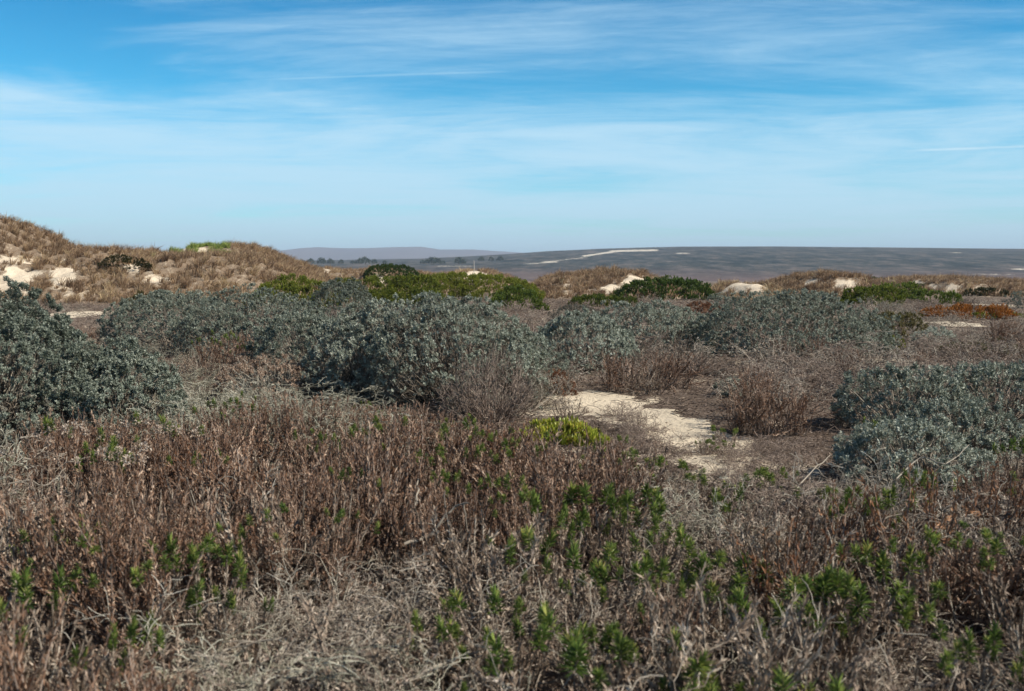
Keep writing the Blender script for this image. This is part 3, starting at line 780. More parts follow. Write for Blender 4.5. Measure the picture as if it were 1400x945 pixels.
shrub('green_mound', (1140, 1235, 392, 418), 'olive green mound left of the twiggy grey bush', 'shrub', 309, GG, depth=0.7, leafmat='mound_yellow', spacing=0.11, tone=0.25, **{**GM, 'L': 0.10, 'W': 0.05})
shrub('green_mound', (1180, 1262, 386, 412), 'tall rounded green bush in the middle of the right thicket', 'shrub', 310, GG, depth=0.7, leafmat='mound_dark', spacing=0.12, tone=0.8, **{**GM, 'L': 0.10, 'W': 0.05})
shrub('green_mound', (1166, 1212, 379, 396), 'dark leaning bush at the back of the right thicket beside bare sand', 'shrub', 311, GG, depth=0.7, leafmat='mound_dark', spacing=0.16, tone=0.2, foot=False, **{**GM, 'L': 0.13, 'W': 0.065})
shrub('green_mound', (1250, 1312, 396, 416), 'green mound at the right end of the right thicket', 'shrub', 312, GG, depth=0.7, leafmat='mound_dark', spacing=0.12, tone=0.75, **{**GM, 'L': 0.10, 'W': 0.05})
shrub('green_mound', (1318, 1372, 393, 406), 'small olive mound below the long right dune', 'shrub', 313, GG, depth=0.7, leafmat='olive', spacing=0.14, tone=0.3, **{**GM, 'L': 0.10, 'W': 0.05})
shrub('green_mound', (1238, 1278, 388, 402), 'dark green bush just behind the right end of the thicket', 'shrub', 314, GG, depth=0.7, leafmat='mound_dark', spacing=0.14, tone=0.3, **{**GM, 'L': 0.11, 'W': 0.055})
shrub('green_mound', (152, 205, 369, 396), 'dark olive bush growing on the face of the long left dune', 'shrub', 315, GG, depth=0.6, leafmat='olive', spacing=0.14, tone=0.1, foot=False, **{**GM, 'L': 0.11, 'W': 0.055})
shrub('green_mound', (165, 240, 398, 425), 'small yellow-green scrub patch at the foot of the left dune', 'shrub', 316, GG, depth=0.6, leafmat='olive', spacing=0.11, tone=0.5, **GM)
# set the ones that stand on dunes down on their dune surface
def sit_on(o, D, x, y):
    o.location = (x, y, float(grid_at(D, np.array([x]), np.array([y]), 'z')[0]) - 0.15)
for o in bpy.data.objects:
    if o.get('label', '').startswith('dark olive bush growing'):
        x, y, _ = at_dist(178, 385, 60); sit_on(o, D1, x, y); o.scale = (0.95, 0.9, 0.5)
    if o.get('label', '').startswith('dark rounded bush standing'):
        x, y, _ = at_dist(535, 380, 88); sit_on(o, D3, x, y); o.location.z -= 0.45; o.scale = (0.66, 0.66, 0.6)
# mats
shrub('ice_plant_mat', (1255, 1400, 411, 437), 'orange red succulent mat stretching right of the twiggy grey bush', 'ground cover', 320, depth=0.5, hs=0.8, leafmat='iceplant_red', spacing=0.10, tone=0.55, foot=False, **GM)
shrub('ice_plant_mat', (1330, 1420, 417, 435), 'yellow green succulent mat at the end of the orange one', 'ground cover', 321, depth=0.5, hs=0.5, leafmat='mound_yellow', spacing=0.10, tone=0.6, foot=False, **GM)
cx, cy, rx, ry, h = mound_px(712, 850, 570, 614, depth=0.75)
o = make_mound('ice_plant_mat', rx, ry, 0.24, 322, leafmat='iceplant', spacing=0.026, L=0.065, W=0.015, per=4, whorls=1, gap=0.02, up=2.5, spread=(5, 35), lump=0.35, fine=0.3, ntw=0, bald=0.0, dry=0.5, drymat='rusty', tone=0.5, clump=0.09)
o.location = (cx, cy, float(ground_h(cx, cy)) - 0.02); tag(o, 'yellow green succulent patch at the edge of the bare sand', 'ground cover'); USED.add(o.name); FOOT.append((cx, cy, rx, ry))

# twiggy and coloured scrub of the middle distance
shrub('grey_twig_bush', (1165, 1262, 406, 448), 'rounded leafless grey bush behind the broad silver dome', 'bush', 330, depth=0.8, leafmat='silver_dry', spacing=0.09, tone=0.6, L=0.035, W=0.008, ntw=1400, bald=0.1, tw_r=(0.010, 0.005), twig='twig')
shrub('olive_scrub', (1180, 1262, 426, 474), 'rust and olive scrub in front of the leafless grey bush', 'bush', 331, depth=0.8, leafmat='olive', spacing=0.06, tone=0.5, ntw=200, bald=0.1, L=0.045, W=0.014)
shrub('olive_scrub', (1205, 1240, 458, 482), 'fresh green scrub clump at the right foot of the broad silver dome', 'bush', 332, depth=0.8, leafmat='mound_yellow', spacing=0.06, tone=0.3, ntw=60, bald=0.1, L=0.04, W=0.012)
shrub('rusty_bush', (936, 992, 412, 432), 'rust brown bush nested behind the row of silver shrubs', 'bush', 333, depth=0.8, leafmat='rust_scrub', spacing=0.06, tone=0.5, ntw=100, bald=0.0, L=0.045, W=0.014)
shrub('rusty_bush', (728, 790, 492, 545), 'rusty orange bush at the right foot of the central shrub by the sand', 'bush', 334, depth=0.8, leafmat='rust_scrub', spacing=0.045, tone=0.4, ntw=200, bald=0.1, L=0.03, W=0.008, spread=(10, 60), hs=0.75)
shrub('grey_green_scrub', (740, 830, 416, 442), 'grey-green wispy scrub in the gap left of the silver row', 'bush', 335, depth=0.8, leafmat='silver_dry', spacing=0.07, tone=0.5, ntw=500, bald=0.0, L=0.05, W=0.010, up=1.5, spread=(10, 45))
shrub('heather_bush', (825, 1010, 462, 520), 'purplish brown twiggy thicket below the silver row', 'bush', 336, depth=0.7, leafmat='silver_dry', spacing=0.10, tone=0.2, ntw=3600, bald=0.6, hs=0.85, twig='purple_twig', tw_r=(0.006, 0.0028), L=0.025, W=0.006)
shrub('heather_bush', (572, 748, 462, 586), 'purplish bare twig thicket at the foot of the tallest shrub', 'bush', 337, depth=0.7, leafmat='silver_dry', spacing=0.09, tone=0.25, ntw=5200, bald=0.75, hs=0.95, twig='purple_twig', tw_r=(0.005, 0.0022), L=0.022, W=0.006)
shrub('heather_bush', (1275, 1420, 446, 500), 'brown and green heathery bush at the right above the low silver shrubs', 'bush', 338, depth=0.7, leafmat='olive', spacing=0.09, tone=0.35, ntw=1500, bald=0.5, hs=0.7, twig='purple_twig', tw_r=(0.006, 0.003), L=0.03, W=0.007)
shrub('heather_bush', (120, 215, 412, 440), 'dark purplish brush behind the sandy gap at the left', 'bush', 339, depth=0.7, leafmat='silver_dry', spacing=0.12, tone=0.1, ntw=800, bald=0.7, hs=0.5, twig='purple_twig', tw_r=(0.010, 0.005), L=0.03, W=0.01)
shrub('pale_brush', (285, 450, 482, 552), 'heap of pale pinkish dead leaves and twigs below the pale silver dome', 'bush', 340, depth=0.7, leafmat='puff', spacing=0.04, tone=0.55, ntw=900, bald=0.1, hs=0.95, twig='pale_twig', tw_r=(0.004, 0.0022), L=0.026, W=0.012, spread=(20, 90), dry=0.9)

# ================================================================== SCATTERED PLANTS
def inside(x, y, k=0.9, foots=None):
    for (cx, cy, rx, ry) in (foots or FOOT):
        if ((x - cx) / (rx * k)) ** 2 + ((y - cy) / (ry * k)) ** 2 < 1: return True
    return False

# prototypes
PR = {
 'rusty': [make_stems('dry_stem_plant', 25, 0.16, 0.66, 400 + i, 'rusty') for i in range(5)],
 'rustytip': [make_stems('green_tipped_plant', 22, 0.15, 0.64, 410 + i, 'rusty', tufts=6 + i) for i in range(4)],
 'orange': [make_stems('rusty_stem_plant', 14, 0.12, 0.50, 490 + i, 'rust_scrub', leafn=60) for i in range(2)],
 'pink': [make_stems('grey_stem_plant', 22, 0.19, 0.46, 420 + i, 'pink', spread=0.6, hvar=0.55, stemmat='twig') for i in range(5)],
 'pinktip': [make_stems('leafy_stem_plant', 18, 0.17, 0.44, 430 + i, 'pink', spread=0.7, hvar=0.4, tufts=7 + i, tuft_sc=(0.9, 1.6), stemmat='twig') for i in range(4)],
 'brush': [make_brush('dead_brush', 0.38, 0.30, 440 + i, 'twig', n0=16, levels=3, kids=(4, 4, 3), r0=0.0055, leafmat='litter', nleaf=900) for i in range(4)],
 'palebrush': [make_brush('bleached_brush', 0.42, 0.36, 450 + i, 'lichen', n0=16, levels=3, kids=(5, 4, 3), r0=0.0055, minr=0.0017, tone=0.42, leafmat='silver_dry', nleaf=1100, leafL=0.018) for i in range(4)],
 'heather': [make_brush('heather_tuft', 0.30, 0.20, 460 + i, 'purple_twig', n0=24, levels=2, kids=(6, 5), r0=0.0035, minr=0.0016, leafmat='litter', nleaf=700, leafL=0.014) for i in range(4)],
 'sticks': [make_brush('bleached_brush', 0.42, 0.5, 480 + i, 'pale_twig', n0=6, levels=2, kids=(4, 3), r0=0.0055, minr=0.0018, tone=0.35, upness=0.9, wander=0.2) for i in range(3)],
 'puffs': [make_stems('seed_head_plant', 22, 0.17, 0.62, 470 + i, 'rusty', tufts=6, tuft_sc=(0.9, 1.4), puffs=12) for i in range(2)],
}
count = {}
def zone(px, py, kind):
    """words that find a spot in the picture by its neighbours"""
    if kind == 'tall':
        if px < 280: return 'below the left-edge silver shrub'
        if px < 560: return 'left of the crossed dead branches'
        if px < 860: return 'between crossed dead branches and succulent patch'
        if px < 1120: return 'below the bare sand track'
        return 'below the low silver shrubs at the right'
    return ''

placed = []
def scatter(n, y0, y1, mind, choose, seed, pxr=(-120, 1520)):
    r = np.random.default_rng(seed)
    tries = 0; made = 0
    while made < n and tries < n * 60:
        tries += 1
        y = math.sqrt(r.uniform(y0 * y0, y1 * y1)); x = r.uniform(-0.66, 0.66) * y
        px, py = to_px(x, y, 0.0)
        if px < pxr[0] or px > pxr[1]: continue
        if inside(x, y): continue
        sd = float(sand_field(x, y))
        if sd > 0.55: continue
        m = mind * (0.8 if y < 6 else 1.0)
        if any((x - a) ** 2 + (y - b) ** 2 < m * m for a, b in placed): continue
        if choose(x, y, px, py, r): placed.append((x, y)); made += 1

def put(kind, x, y, sc, label, cat, group, r, lean=0.06):
    o = place(PR[kind][int(r.integers(len(PR[kind])))], x, y, r.uniform(0, 6.28), sc)
    o.rotation_euler = (r.normal() * lean, r.normal() * lean, o.rotation_euler[2])
    tag(o, label, cat, group)
    return o

# --- green tipped plants at the spots where the photograph shows them (px, py of the tips, height, kind, words)
TIPS = [
 (180, 768, .46, 'rustytip', 'dark green tufted plant low in the left foreground', 1.25), (88, 738, .46, 'rustytip', 'green tipped plant left of the dark green one', 0.95), (30, 800, .42, 'pinktip', 'green tipped plant at the lower left edge', 0.9),
 (272, 758, .42, 'pinktip', 'green tipped plant right of the dark green one', 0.95), (325, 806, .36, 'pinktip', 'small green sprout beside the shadowed hollow', 0.7), (130, 872, .42, 'pinktip', 'faint green tips near the lower left corner', 0.7),
 (150, 612, .62, 'puffs', 'seed-headed plant with bright green tips under the left shrub', 1.0), (105, 590, .62, 'puffs', 'leftmost seed-headed plant in front of the big left shrub', 1.0), (215, 585, .58, 'puffs', 'seed-headed plant with the greenest crown at the shrub end', 1.0), (190, 620, .5, 'puffs', 'seed-headed plant in front of the row of four', .9),
 (425, 597, .5, 'rustytip', 'lone green tip on the back edge of the rusty stand', .8), (470, 655, .5, 'rustytip', 'green tipped stem plant inside the rusty stand', .8), (385, 712, .46, 'rustytip', 'green flecked plant at the lower left of the rusty stand', .8), (452, 714, .44, 'rustytip', 'green flecked plant beneath the rusty stand', .75),
 (628, 592, .5, 'rustytip', 'bright green tipped plant at the top of the stand by the twig thicket', 1.05), (655, 600, .48, 'rustytip', 'green tipped plant just right of the brightest one', .95), (690, 622, .5, 'rustytip', 'green tipped plant left of the succulent patch', 1.05), (604, 628, .48, 'rustytip', 'green tipped plant above the crossed dead branches', .9), (600, 655, .46, 'rustytip', 'yellowish green plant over the dead branches', .9), (716, 688, .48, 'rustytip', 'dark green tufts on a leaning plant below the succulent patch', .9),
 (735, 745, .4, 'pinktip', 'spreading green plant in the middle foreground', 1.0), (655, 832, .34, 'pinktip', 'green plant right of the sandy scrape', .9), (700, 832, .36, 'pinktip', 'grass-green plant among pale stems', 1.0), (625, 868, .32, 'pinktip', 'single dark green tuft below the sandy scrape', .9),
 (815, 668, .42, 'pinktip', 'large yellowish green plant in the middle of the foreground', 1.2), (848, 690, .42, 'pinktip', 'yellow green plant touching the large one', 1.1), (830, 755, .40, 'pinktip', 'dense green plant under the large yellowish one', 1.1), (815, 790, .36, 'pinktip', 'yellow-tipped low plant under the dense green one', .8),
 (905, 702, .36, 'pinktip', 'green plant right of the large yellowish one', .95), (880, 738, .36, 'pinktip', 'green plant between the pale stems', .9), (960, 772, .38, 'pinktip', 'compact bright green plant right of the middle', 1.1), (910, 812, .40, 'rustytip', 'single mop-headed green tuft on a thick brown stem', .75), (878, 892, .38, 'pinktip', 'large blurred green plant at the bottom of the picture', 1.35), (845, 880, .36, 'pinktip', 'green tips left of the large blurred plant', .9),
 (930, 634, .26, 'pinktip', 'dark green plant at the near end of the bare sand', 1.0), (896, 632, .26, 'pinktip', 'dark green plant left of the one by the sand', .9), (1035, 658, .24, 'pinktip', 'dark green plant at the lower edge of the sand', 1.0), (965, 660, .24, 'pinktip', 'small green plant in litter below the sand', .8), (968, 596, .14, 'pinktip', 'little sprout standing alone on the bare sand', .5), (992, 604, .14, 'pinktip', 'second little sprout on the sand, right of the first', .45), (994, 578, .2, 'pinktip', 'green patch at the foot of the upright stem clump', .7),
 (1075, 802, .40, 'pinktip', 'broad green plant in the right foreground', 1.2), (1125, 800, .40, 'pinktip', 'broad green plant touching its left neighbour', 1.2), (1185, 800, .38, 'pinktip', 'green plant beside the dark hollow at the right', 1.0), (1238, 752, .42, 'pinktip', 'green plant with yellow leaves right of the dark hollow', 1.0), (1278, 738, .42, 'rustytip', 'green tipped plant in the right foreground', 1.0),
 (1335, 738, .44, 'rustytip', 'thick green crown near the right edge', 1.2), (1385, 748, .42, 'rustytip', 'green crown cut by the right edge', 1.2), (1330, 882, .34, 'pinktip', 'bluish green sprig in the lower right corner', .8), (1180, 688, .3, 'pinktip', 'green plant under the sprawling silver shrub', .9), (1218, 684, .3, 'pinktip', 'green plant below bleached twigs', .9), (1262, 650, .34, 'pinktip', 'bright green plant behind the right edge stems', .7), (1130, 680, .26, 'pinktip', 'green sprout left of the sprawling silver shrub', .8), (1190, 580, .26, 'pinktip', 'olive green plant against the low silver shrub', .6),
 (305, 462, .62, 'rustytip', 'green topped brown bush before the left silver shrubs', 1.25), (280, 470, .55, 'rustytip', 'left part of the green topped bush before the silver shrubs', 1.1), (335, 474, .55, 'rustytip', 'right part of the green topped bush before the silver shrubs', 1.1),
 (1060, 640, .2, 'pinktip', 'low sprout in the litter right of the sand', .6), (1395, 600, .35, 'pinktip', 'green tips at the right edge beside the silver shrub', .9), (765, 690, .44, 'pinktip', 'green plant left of the large yellowish one', .9), (1002, 690, .28, 'pinktip', 'green plant in grey twigs below the sand', .8),
]
r = np.random.default_rng(90)
for (px, py, h, kind, words, s) in TIPS:
    u, yy, w = ray(px, py); t = (h - CAMZ) / w
    x, y = u * t, yy * t
    base_h = {'rustytip': .62, 'pinktip': .43, 'puffs': .60}[kind]
    o = put(kind, x, y, 1.0, words, 'plant', 'green tipped plants of the dune flat' if kind != 'puffs' else 'seed-headed plants under the left shrub', r)
    zs = h / base_h * 1.12
    o.scale = (s * 0.9, s * 0.9, zs)
    placed.append((x, y)); placed.append((x * 0.945, y * 0.945))

for i, (px, pyb) in enumerate([(845, 538), (870, 534), (900, 532), (885, 540), (925, 530)]):
    x, y = at_ground(px, pyb)
    o = put('pink' if i % 2 else 'rusty', x, y, 1.0, 'straggly stems at the upper edge of the sand track', 'plant', 'straggly stems behind the sand track', r); o.scale = (1.3, 1.1, 0.95); placed.append((x, y))
for i, (px, pyb, s_) in enumerate([(848, 572, .8), (868, 584, .9), (835, 592, .9), (880, 600, .9), (950, 618, .5), (985, 612, .7), (905, 618, .8), (1010, 632, .7), (1035, 620, .8), (1050, 645, .7), (925, 640, .6), (995, 650, .6), (1085, 630, .9), (1075, 652, .8), (860, 606, .8), (798, 562, .35)]):
    x, y = at_ground(px, pyb)
    o = put('heather', x, y, s_, 'small dead purplish tuft on the bare sand clearing', 'plant', 'dead tufts on the sand clearing', r); placed.append((x, y))
# --- the upright brown clump standing right of the sand track
for i, (px, pyb, hh, lab) in enumerate([(1015, 590, .42, 'left end of the upright brown stem clump right of the sand track'), (1050, 594, .50, 'tallest part of the upright brown stem clump right of the sand track'), (1085, 592, .44, 'right end of the upright brown stem clump by the sand track'), (1035, 580, .46, 'rear of the upright brown stem clump by the sand track')]):
    x, y = at_ground(px, pyb)
    o = put('rusty', x, y, (1.15, 1.0, hh / .5), lab, 'plant', 'upright brown clump right of the sand track', r); placed.append((x, y))

LIMX = [-100, 0, 80, 250, 300, 400, 560, 600, 700, 730, 845, 870, 960, 1100, 1150, 1200, 1260, 1500]
LIMY = [640, 640, 585, 592, 565, 558, 560, 578, 592, 616, 622, 645, 655, 650, 655, 650, 625, 620]
def fit(x, y, px, h):
    lim = float(np.interp(px, LIMX, LIMY))
    ha = CAMZ - (lim - 372.0) / FPX * y
    return min(1.0, ha / h)
def choose_front(x, y, px, py, r):
    q = float(waves(x, y, 2.0, 77, 2)); gap = float(waves(x, y, 1.15, 78, 2))
    if gap < -0.30 and y < 9: return False
    k = None
    if 330 < px < 650 and py > 1000 + 30 * q: k = 'palebrush' if r.random() < 0.7 else 'brush'
    elif 300 < px < 640 and py > 830: k = 'brush' if r.random() < 0.75 else 'pink'
    elif px < 330 and py > 730: k = 'pink' if q > -0.1 else 'rusty'
    elif px < 880 and py < 800 and py > 590: k = 'rusty' if r.random() < 0.85 else 'pink'
    elif 180 < px < 560 and py <= 600: k = 'palebrush' if r.random() < 0.6 else 'pink'
    elif px > 1150 and py < 760: k = 'rusty' if r.random() < 0.6 else 'brush'
    elif 850 < px <= 1150 and py < 740: k = 'brush' if r.random() < 0.55 else 'heather'
    else: k = 'pink' if r.random() < 0.68 else ('brush' if r.random() < .85 else 'palebrush')
    s = r.uniform(0.85, 1.2) * (1 + 0.38 * gap)
    H0 = {'rusty': .56, 'pink': .40, 'brush': .30, 'palebrush': .36, 'heather': .20}[k]
    f = fit(x, y, px, H0 * s)
    if f < 0.35: return False
    s *= f ** 0.7
    if k == 'rusty' and px > 1150: s *= 0.75
    if k == 'rusty' and py > 760: s *= 0.85
    col = {'rusty': 'rusty brown clump of upright dry stems', 'pink': 'greyish pink clump of dry leafy stems', 'brush': 'tangle of dead grey twigs', 'palebrush': 'bleached lichen-crusted twig tangle', 'heather': 'low purplish twiggy tuft'}[k]
    cat = {'rusty': 'plant', 'pink': 'plant', 'brush': 'dead brush', 'palebrush': 'dead brush', 'heather': 'plant'}[k]
    if k in ('rusty', 'pink') and r.random() < (0.10 if px < 700 else 0.06):
        k = k + 'tip'; col = 'dry stem clump with small green tips'
    elif k in ('rusty', 'pink') and r.random() < 0.10:
        k = 'orange'; col = 'orange-brown clump of dry stems'
    zn = zone(px, py, 'tall')
    put(k, x, y, (s, s, s * r.uniform(0.75, 1.15)), f'{col} {zn}', cat, f'{col}s {zn}', r, 0.05 if k == 'rusty' else 0.12)
    return True
scatter(330, 2.3, 10.5, 0.285, choose_front, 501)
for i, (px, py, h) in enumerate([(1120, 650, .35), (1180, 690, .32), (1250, 640, .4), (1300, 680, .38), (1060, 700, .3), (1230, 730, .34), (1000, 700, .3), (1350, 700, .35), (640, 800, .3), (750, 790, .32), (480, 760, .32), (420, 830, .3), (560, 850, .28), (700, 880, .3), (800, 850, .3), (980, 850, .3), (1150, 880, .32), (1060, 870, .3), (1300, 900, .3), (320, 860, .3), (160, 820, .3), (60, 880, .3), (360, 780, .3), (1380, 800, .32), (920, 760, .3), (860, 700, .26), (300, 690, .38), (1200, 640, .4), (1090, 745, .3), (500, 905, .28)]):
    u, yy, w = ray(px, py); t = (h - CAMZ) / w
    o = put('sticks', u * t, yy * t, 1.0, 'leafless bleached twigs sprawling through the ' + ('right-hand dry brush' if px > 950 else 'left and middle dry brush'), 'dead brush', 'bleached twigs in the dry brush', r, 0.25)
    o.scale = (.8, .8, h / 0.40)

def choose_mid(x, y, px, py, r):
    if px < 560 and py > 480:
        k = 'palebrush' if r.random() < 0.6 else ('rusty' if r.random() < .4 else 'pink')
    elif px > 980:
        k = r.choice(['heather', 'brush', 'rusty', 'heather'])
    else:
        k = r.choice(['heather', 'brush', 'heather', 'pink'])
    s = r.uniform(1.2, 2.2) * (1.0 if k in ('heather', 'brush') else 0.55)
    col = {'rusty': 'distant rusty dry stem clump', 'pink': 'distant greyish dry stem clump', 'brush': 'distant dead grey twig tangle', 'palebrush': 'distant bleached twig tangle', 'heather': 'distant low purplish tuft'}[k]
    cat = {'rusty': 'plant', 'pink': 'plant', 'brush': 'dead brush', 'palebrush': 'dead brush', 'heather': 'plant'}[k]
    zn = 'left of the tallest silver shrub' if px < 600 else ('right of the tallest silver shrub' if px < 980 else 'around the broad silver dome at the right')
    put(k, x, y, (s, s, s * 0.9), f'{col} {zn}', cat, f'{col}s {zn}', r)
    return True
scatter(270, 10.5, 26, 0.46, choose_mid, 502)

def choose_far(x, y, px, py, r):
    k = r.choice(['heather', 'brush', 'heather', 'pink'])
    s = r.uniform(1.4, 2.4)
    put(k, x, y, (s, s, s * 0.6), {'heather': 'purplish low scrub tuft', 'brush': 'grey twiggy scrub tuft', 'pink': 'dull brown scrub tuft'}[k] + ' on the flat before the dunes', 'plant', {'heather': 'purplish', 'brush': 'grey twiggy', 'pink': 'dull brown'}[k] + ' scrub tufts before the dunes', r)
    return True
scatter(150, 24, 56, 1.0, choose_far, 503)

# grey leafless undergrowth below the left-edge shrub and pale brush beside it
r = np.random.default_rng(91)
for i, (px, py, h, kk) in enumerate([(10, 600, .55, 'brush'), (60, 610, .5, 'brush'), (-40, 620, .55, 'palebrush'), (30, 650, .42, 'brush'), (75, 660, .38, 'brush'), (5, 690, .35, 'brush')]):
    u, yy, w = ray(px, py); t = (h - CAMZ) / w
    o = put(kk, u * t, yy * t, 1.0, 'leafless grey branch tangle under the big shrub at the left edge', 'dead brush', 'leafless branches under the left-edge shrub', r, 0.15)
    o.scale = (1.25, 1.25, h / 0.30)
for i, (px, py, h) in enumerate([(250, 520, .5), (300, 530, .45), (350, 535, .45), (400, 540, .45), (450, 548, .45), (280, 560, .42), (340, 568, .42), (400, 572, .42), (470, 575, .42), (520, 582, .4), (235, 560, .42), (560, 590, .38), (430, 560, .45)]):
    u, yy, w = ray(px, py); t = (h - CAMZ) / w
    o = put('palebrush', u * t, yy * t, 1.0, 'pale grey-green twig tangle before the central shrub, behind the rusty stems', 'dead brush', 'pale twig tangles behind the rusty stems', r, 0.1)
    o.scale = (1.35, 1.35, h / 0.33)
# ---- bleached dead branches that stand out
def branch(name, pts, r0, label, seed, mat='grey_bough', kids=5):
    r = np.random.default_rng(seed)
    root = empty(name, pts[0])
    P = np.array(pts, float) - np.array(pts[0])
    K = 14
    t = np.linspace(0, len(P) - 1, K); i = np.minimum(t.astype(int), len(P) - 2); f = (t - i)[:, None]
    path = P[i] * (1 - f) + P[i + 1] * f
    for _ in range(2): path[1:-1] = (path[:-2] + path[1:-1] * 2 + path[2:]) / 4
    path[1:-1] += r.normal(size=(K - 2, 3)) * 0.005
    r0 = r0 * 0.72
    b = Buf(); b.add(*tube_geo(path[None], np.linspace(1, 0.4, K)[None] * r0, np.array([0.5]), 6), 0); b.build('limb', [mat], root, smooth=True)
    for k in range(kids):
        j = r.integers(3, K - 1); d = unit(path[j] - path[j - 1] + r.normal(size=3) * 0.7); L = r.uniform(0.08, 0.22)
        q = path[j] + d * np.linspace(0, L, 6)[:, None] + np.cumsum(r.normal(size=(6, 3)) * 0.006, 0)
        b = Buf(); b.add(*tube_geo(q[None], np.linspace(0.45, 0.15, 6)[None] * r0, np.array([0.6]), 4), 0); b.build('twig', [mat], root)
    tag(root, label, 'dead branch', 'bleached dead branches')
    return root
def bpts(*a): return [at_dist(px, py, Y) for px, py, Y in a]
def bz(*a):
    out = []
    for px, py, z in a:
        u, y, w = ray(px, py); t = (z - CAMZ) / w; out.append((u * t, y * t, z))
    return out
branch('dead_branch', bz((546, 735, .22), (556, 712, .32), (571, 688, .42), (572, 655, .50)), 0.014, 'curved grey dead branch, upright one of the crossed pair', 701, kids=2)
branch('dead_branch', bz((553, 744, .26), (585, 736, .28), (602, 712, .38), (622, 692, .45), (641, 688, .48)), 0.014, 'bent pale dead branch, lower one of the crossed pair', 702, kids=2)
branch('dead_branch', bz((604, 772, .22), (606, 790, .2), (622, 815, .16)), 0.010, 'short bleached branch above the single dark green tuft', 703, kids=3)
branch('dead_branch', bz((1072, 712, .12), (1082, 680, .16), (1108, 645, .22), (1135, 622, .28)), 0.010, 'long pale branch slanting up beside the litter right of the sand', 704)
branch('dead_branch', bz((1062, 930, .2), (1100, 898, .26), (1120, 862, .32), (1120, 825, .40)), 0.009, 'grey forked branch at the bottom right', 705, kids=6)
branch('dead_branch', bz((1139, 785, .2), (1138, 740, .3), (1120, 708, .36)), 0.008, 'thin bleached branch standing right of the broad green plants', 706, kids=3)
branch('dead_branch', bz((-10, 668, .35), (30, 655, .40), (65, 665, .36), (90, 640, .42)), 0.009, 'bleached bough under the big shrub at the left edge', 707, kids=5)
branch('dead_branch', bz((0, 618, .45), (40, 632, .38), (70, 605, .48)), 0.009, 'upper bleached bough under the big shrub at the left edge', 712, kids=6)
branch('dead_branch', bz((262, 915, .2), (325, 882, .26), (385, 872, .28)), 0.009, 'grey bough lying at the bottom left of the lichen brush', 708, kids=6)
branch('dead_branch', bz((235, 495, .45), (255, 540, .3), (280, 556, .15)), 0.010, 'pale bent branch right of the left-edge shrub', 709, kids=3)
branch('dead_branch', bz((560, 930, .2), (640, 890, .24), (700, 900, .25)), 0.010, 'grey branch lying across the very bottom of the picture', 710, kids=6)
branch('dead_branch', bz((1225, 655, .25), (1262, 622, .38), (1290, 640, .36), (1325, 608, .42)), 0.008, 'bleached branch sprawling through the low silver shrub', 711, kids=6)
branch('dead_branch', bz((1190, 720, .2), (1230, 700, .28), (1270, 712, .25), (1300, 690, .3)), 0.007, 'bleached branch lying below the sprawling low silver shrub', 713, kids=8)
branch('dead_branch', bz((1110, 712, .16), (1140, 700, .22), (1180, 715, .2)), 0.007, 'pale forked branch left of the one below the sprawling shrub', 714, kids=8)

# ---- litter and fine ground clutter
def litter(name, n, y0, y1, label, seed, size=1.0):
    r = np.random.default_rng(seed)
    y = np.sqrt(r.uniform(y0 ** 2, y1 ** 2, n)); x = r.uniform(-0.62, 0.62, n) * y
    sd = sand_field(x, y)
    keep = r.random(n) < np.where(sd > 0.8, 0.07, np.where(sd > 0.6, 0.25, np.where(sd > 0.5, 0.5, 1.0)))
    x, y = x[keep], y[keep]; n = len(x)
    z = ground_h(x, y)
    a = r.uniform(0, 2 * PI, n)
    m = n // 3
    b = Buf()
    D = unit(np.stack([np.cos(a[:m]), np.sin(a[:m]), r.normal(size=m) * 0.25], 1))
    s = np.stack([x[:m], y[:m], z[:m] + 0.008 + 0.02 * r.random(m)], 1)
    t = np.linspace(0, 1, 4)[None, :, None]
    path = s[:, None] + D[:, None] * t * r.uniform(0.06, 0.24, (m, 1, 1)) * size + r.normal(size=(m, 4, 3)) * 0.008 * size
    b.add(*tube_geo(path, np.full((m, 4), 0.0022 * size) * r.uniform(0.6, 1.6, (m, 1)), np.clip(0.55 + r.normal(size=m) * 0.25, 0, 1)), 0)
    s = np.stack([x[m:], y[m:], z[m:] + 0.004 + 0.015 * r.random(n - m)], 1)
    D = unit(np.stack([np.cos(a[m:]), np.sin(a[m:]), r.normal(size=n - m) * 0.5], 1))
    b.add(*leaf_geo(s, D, perp(D, r), 0.03 * size * r.uniform(0.5, 1.4, n - m), 0.011 * size, np.clip(0.5 + r.normal(size=n - m) * 0.28, 0, 1)), 0)
    o = b.build(name, ['litter']); tag(o, label, None, kind='stuff')
litter('leaf_litter', 60000, 2.2, 11, 'dry leaves and broken twigs strewn over the near ground', 801)
litter('leaf_litter', 60000, 11, 26, 'dry leaves and twigs strewn over the middle ground', 802, 1.5)
litter('leaf_litter', 30000, 26, 60, 'brown litter on the flat in front of the dunes', 803, 3.0)

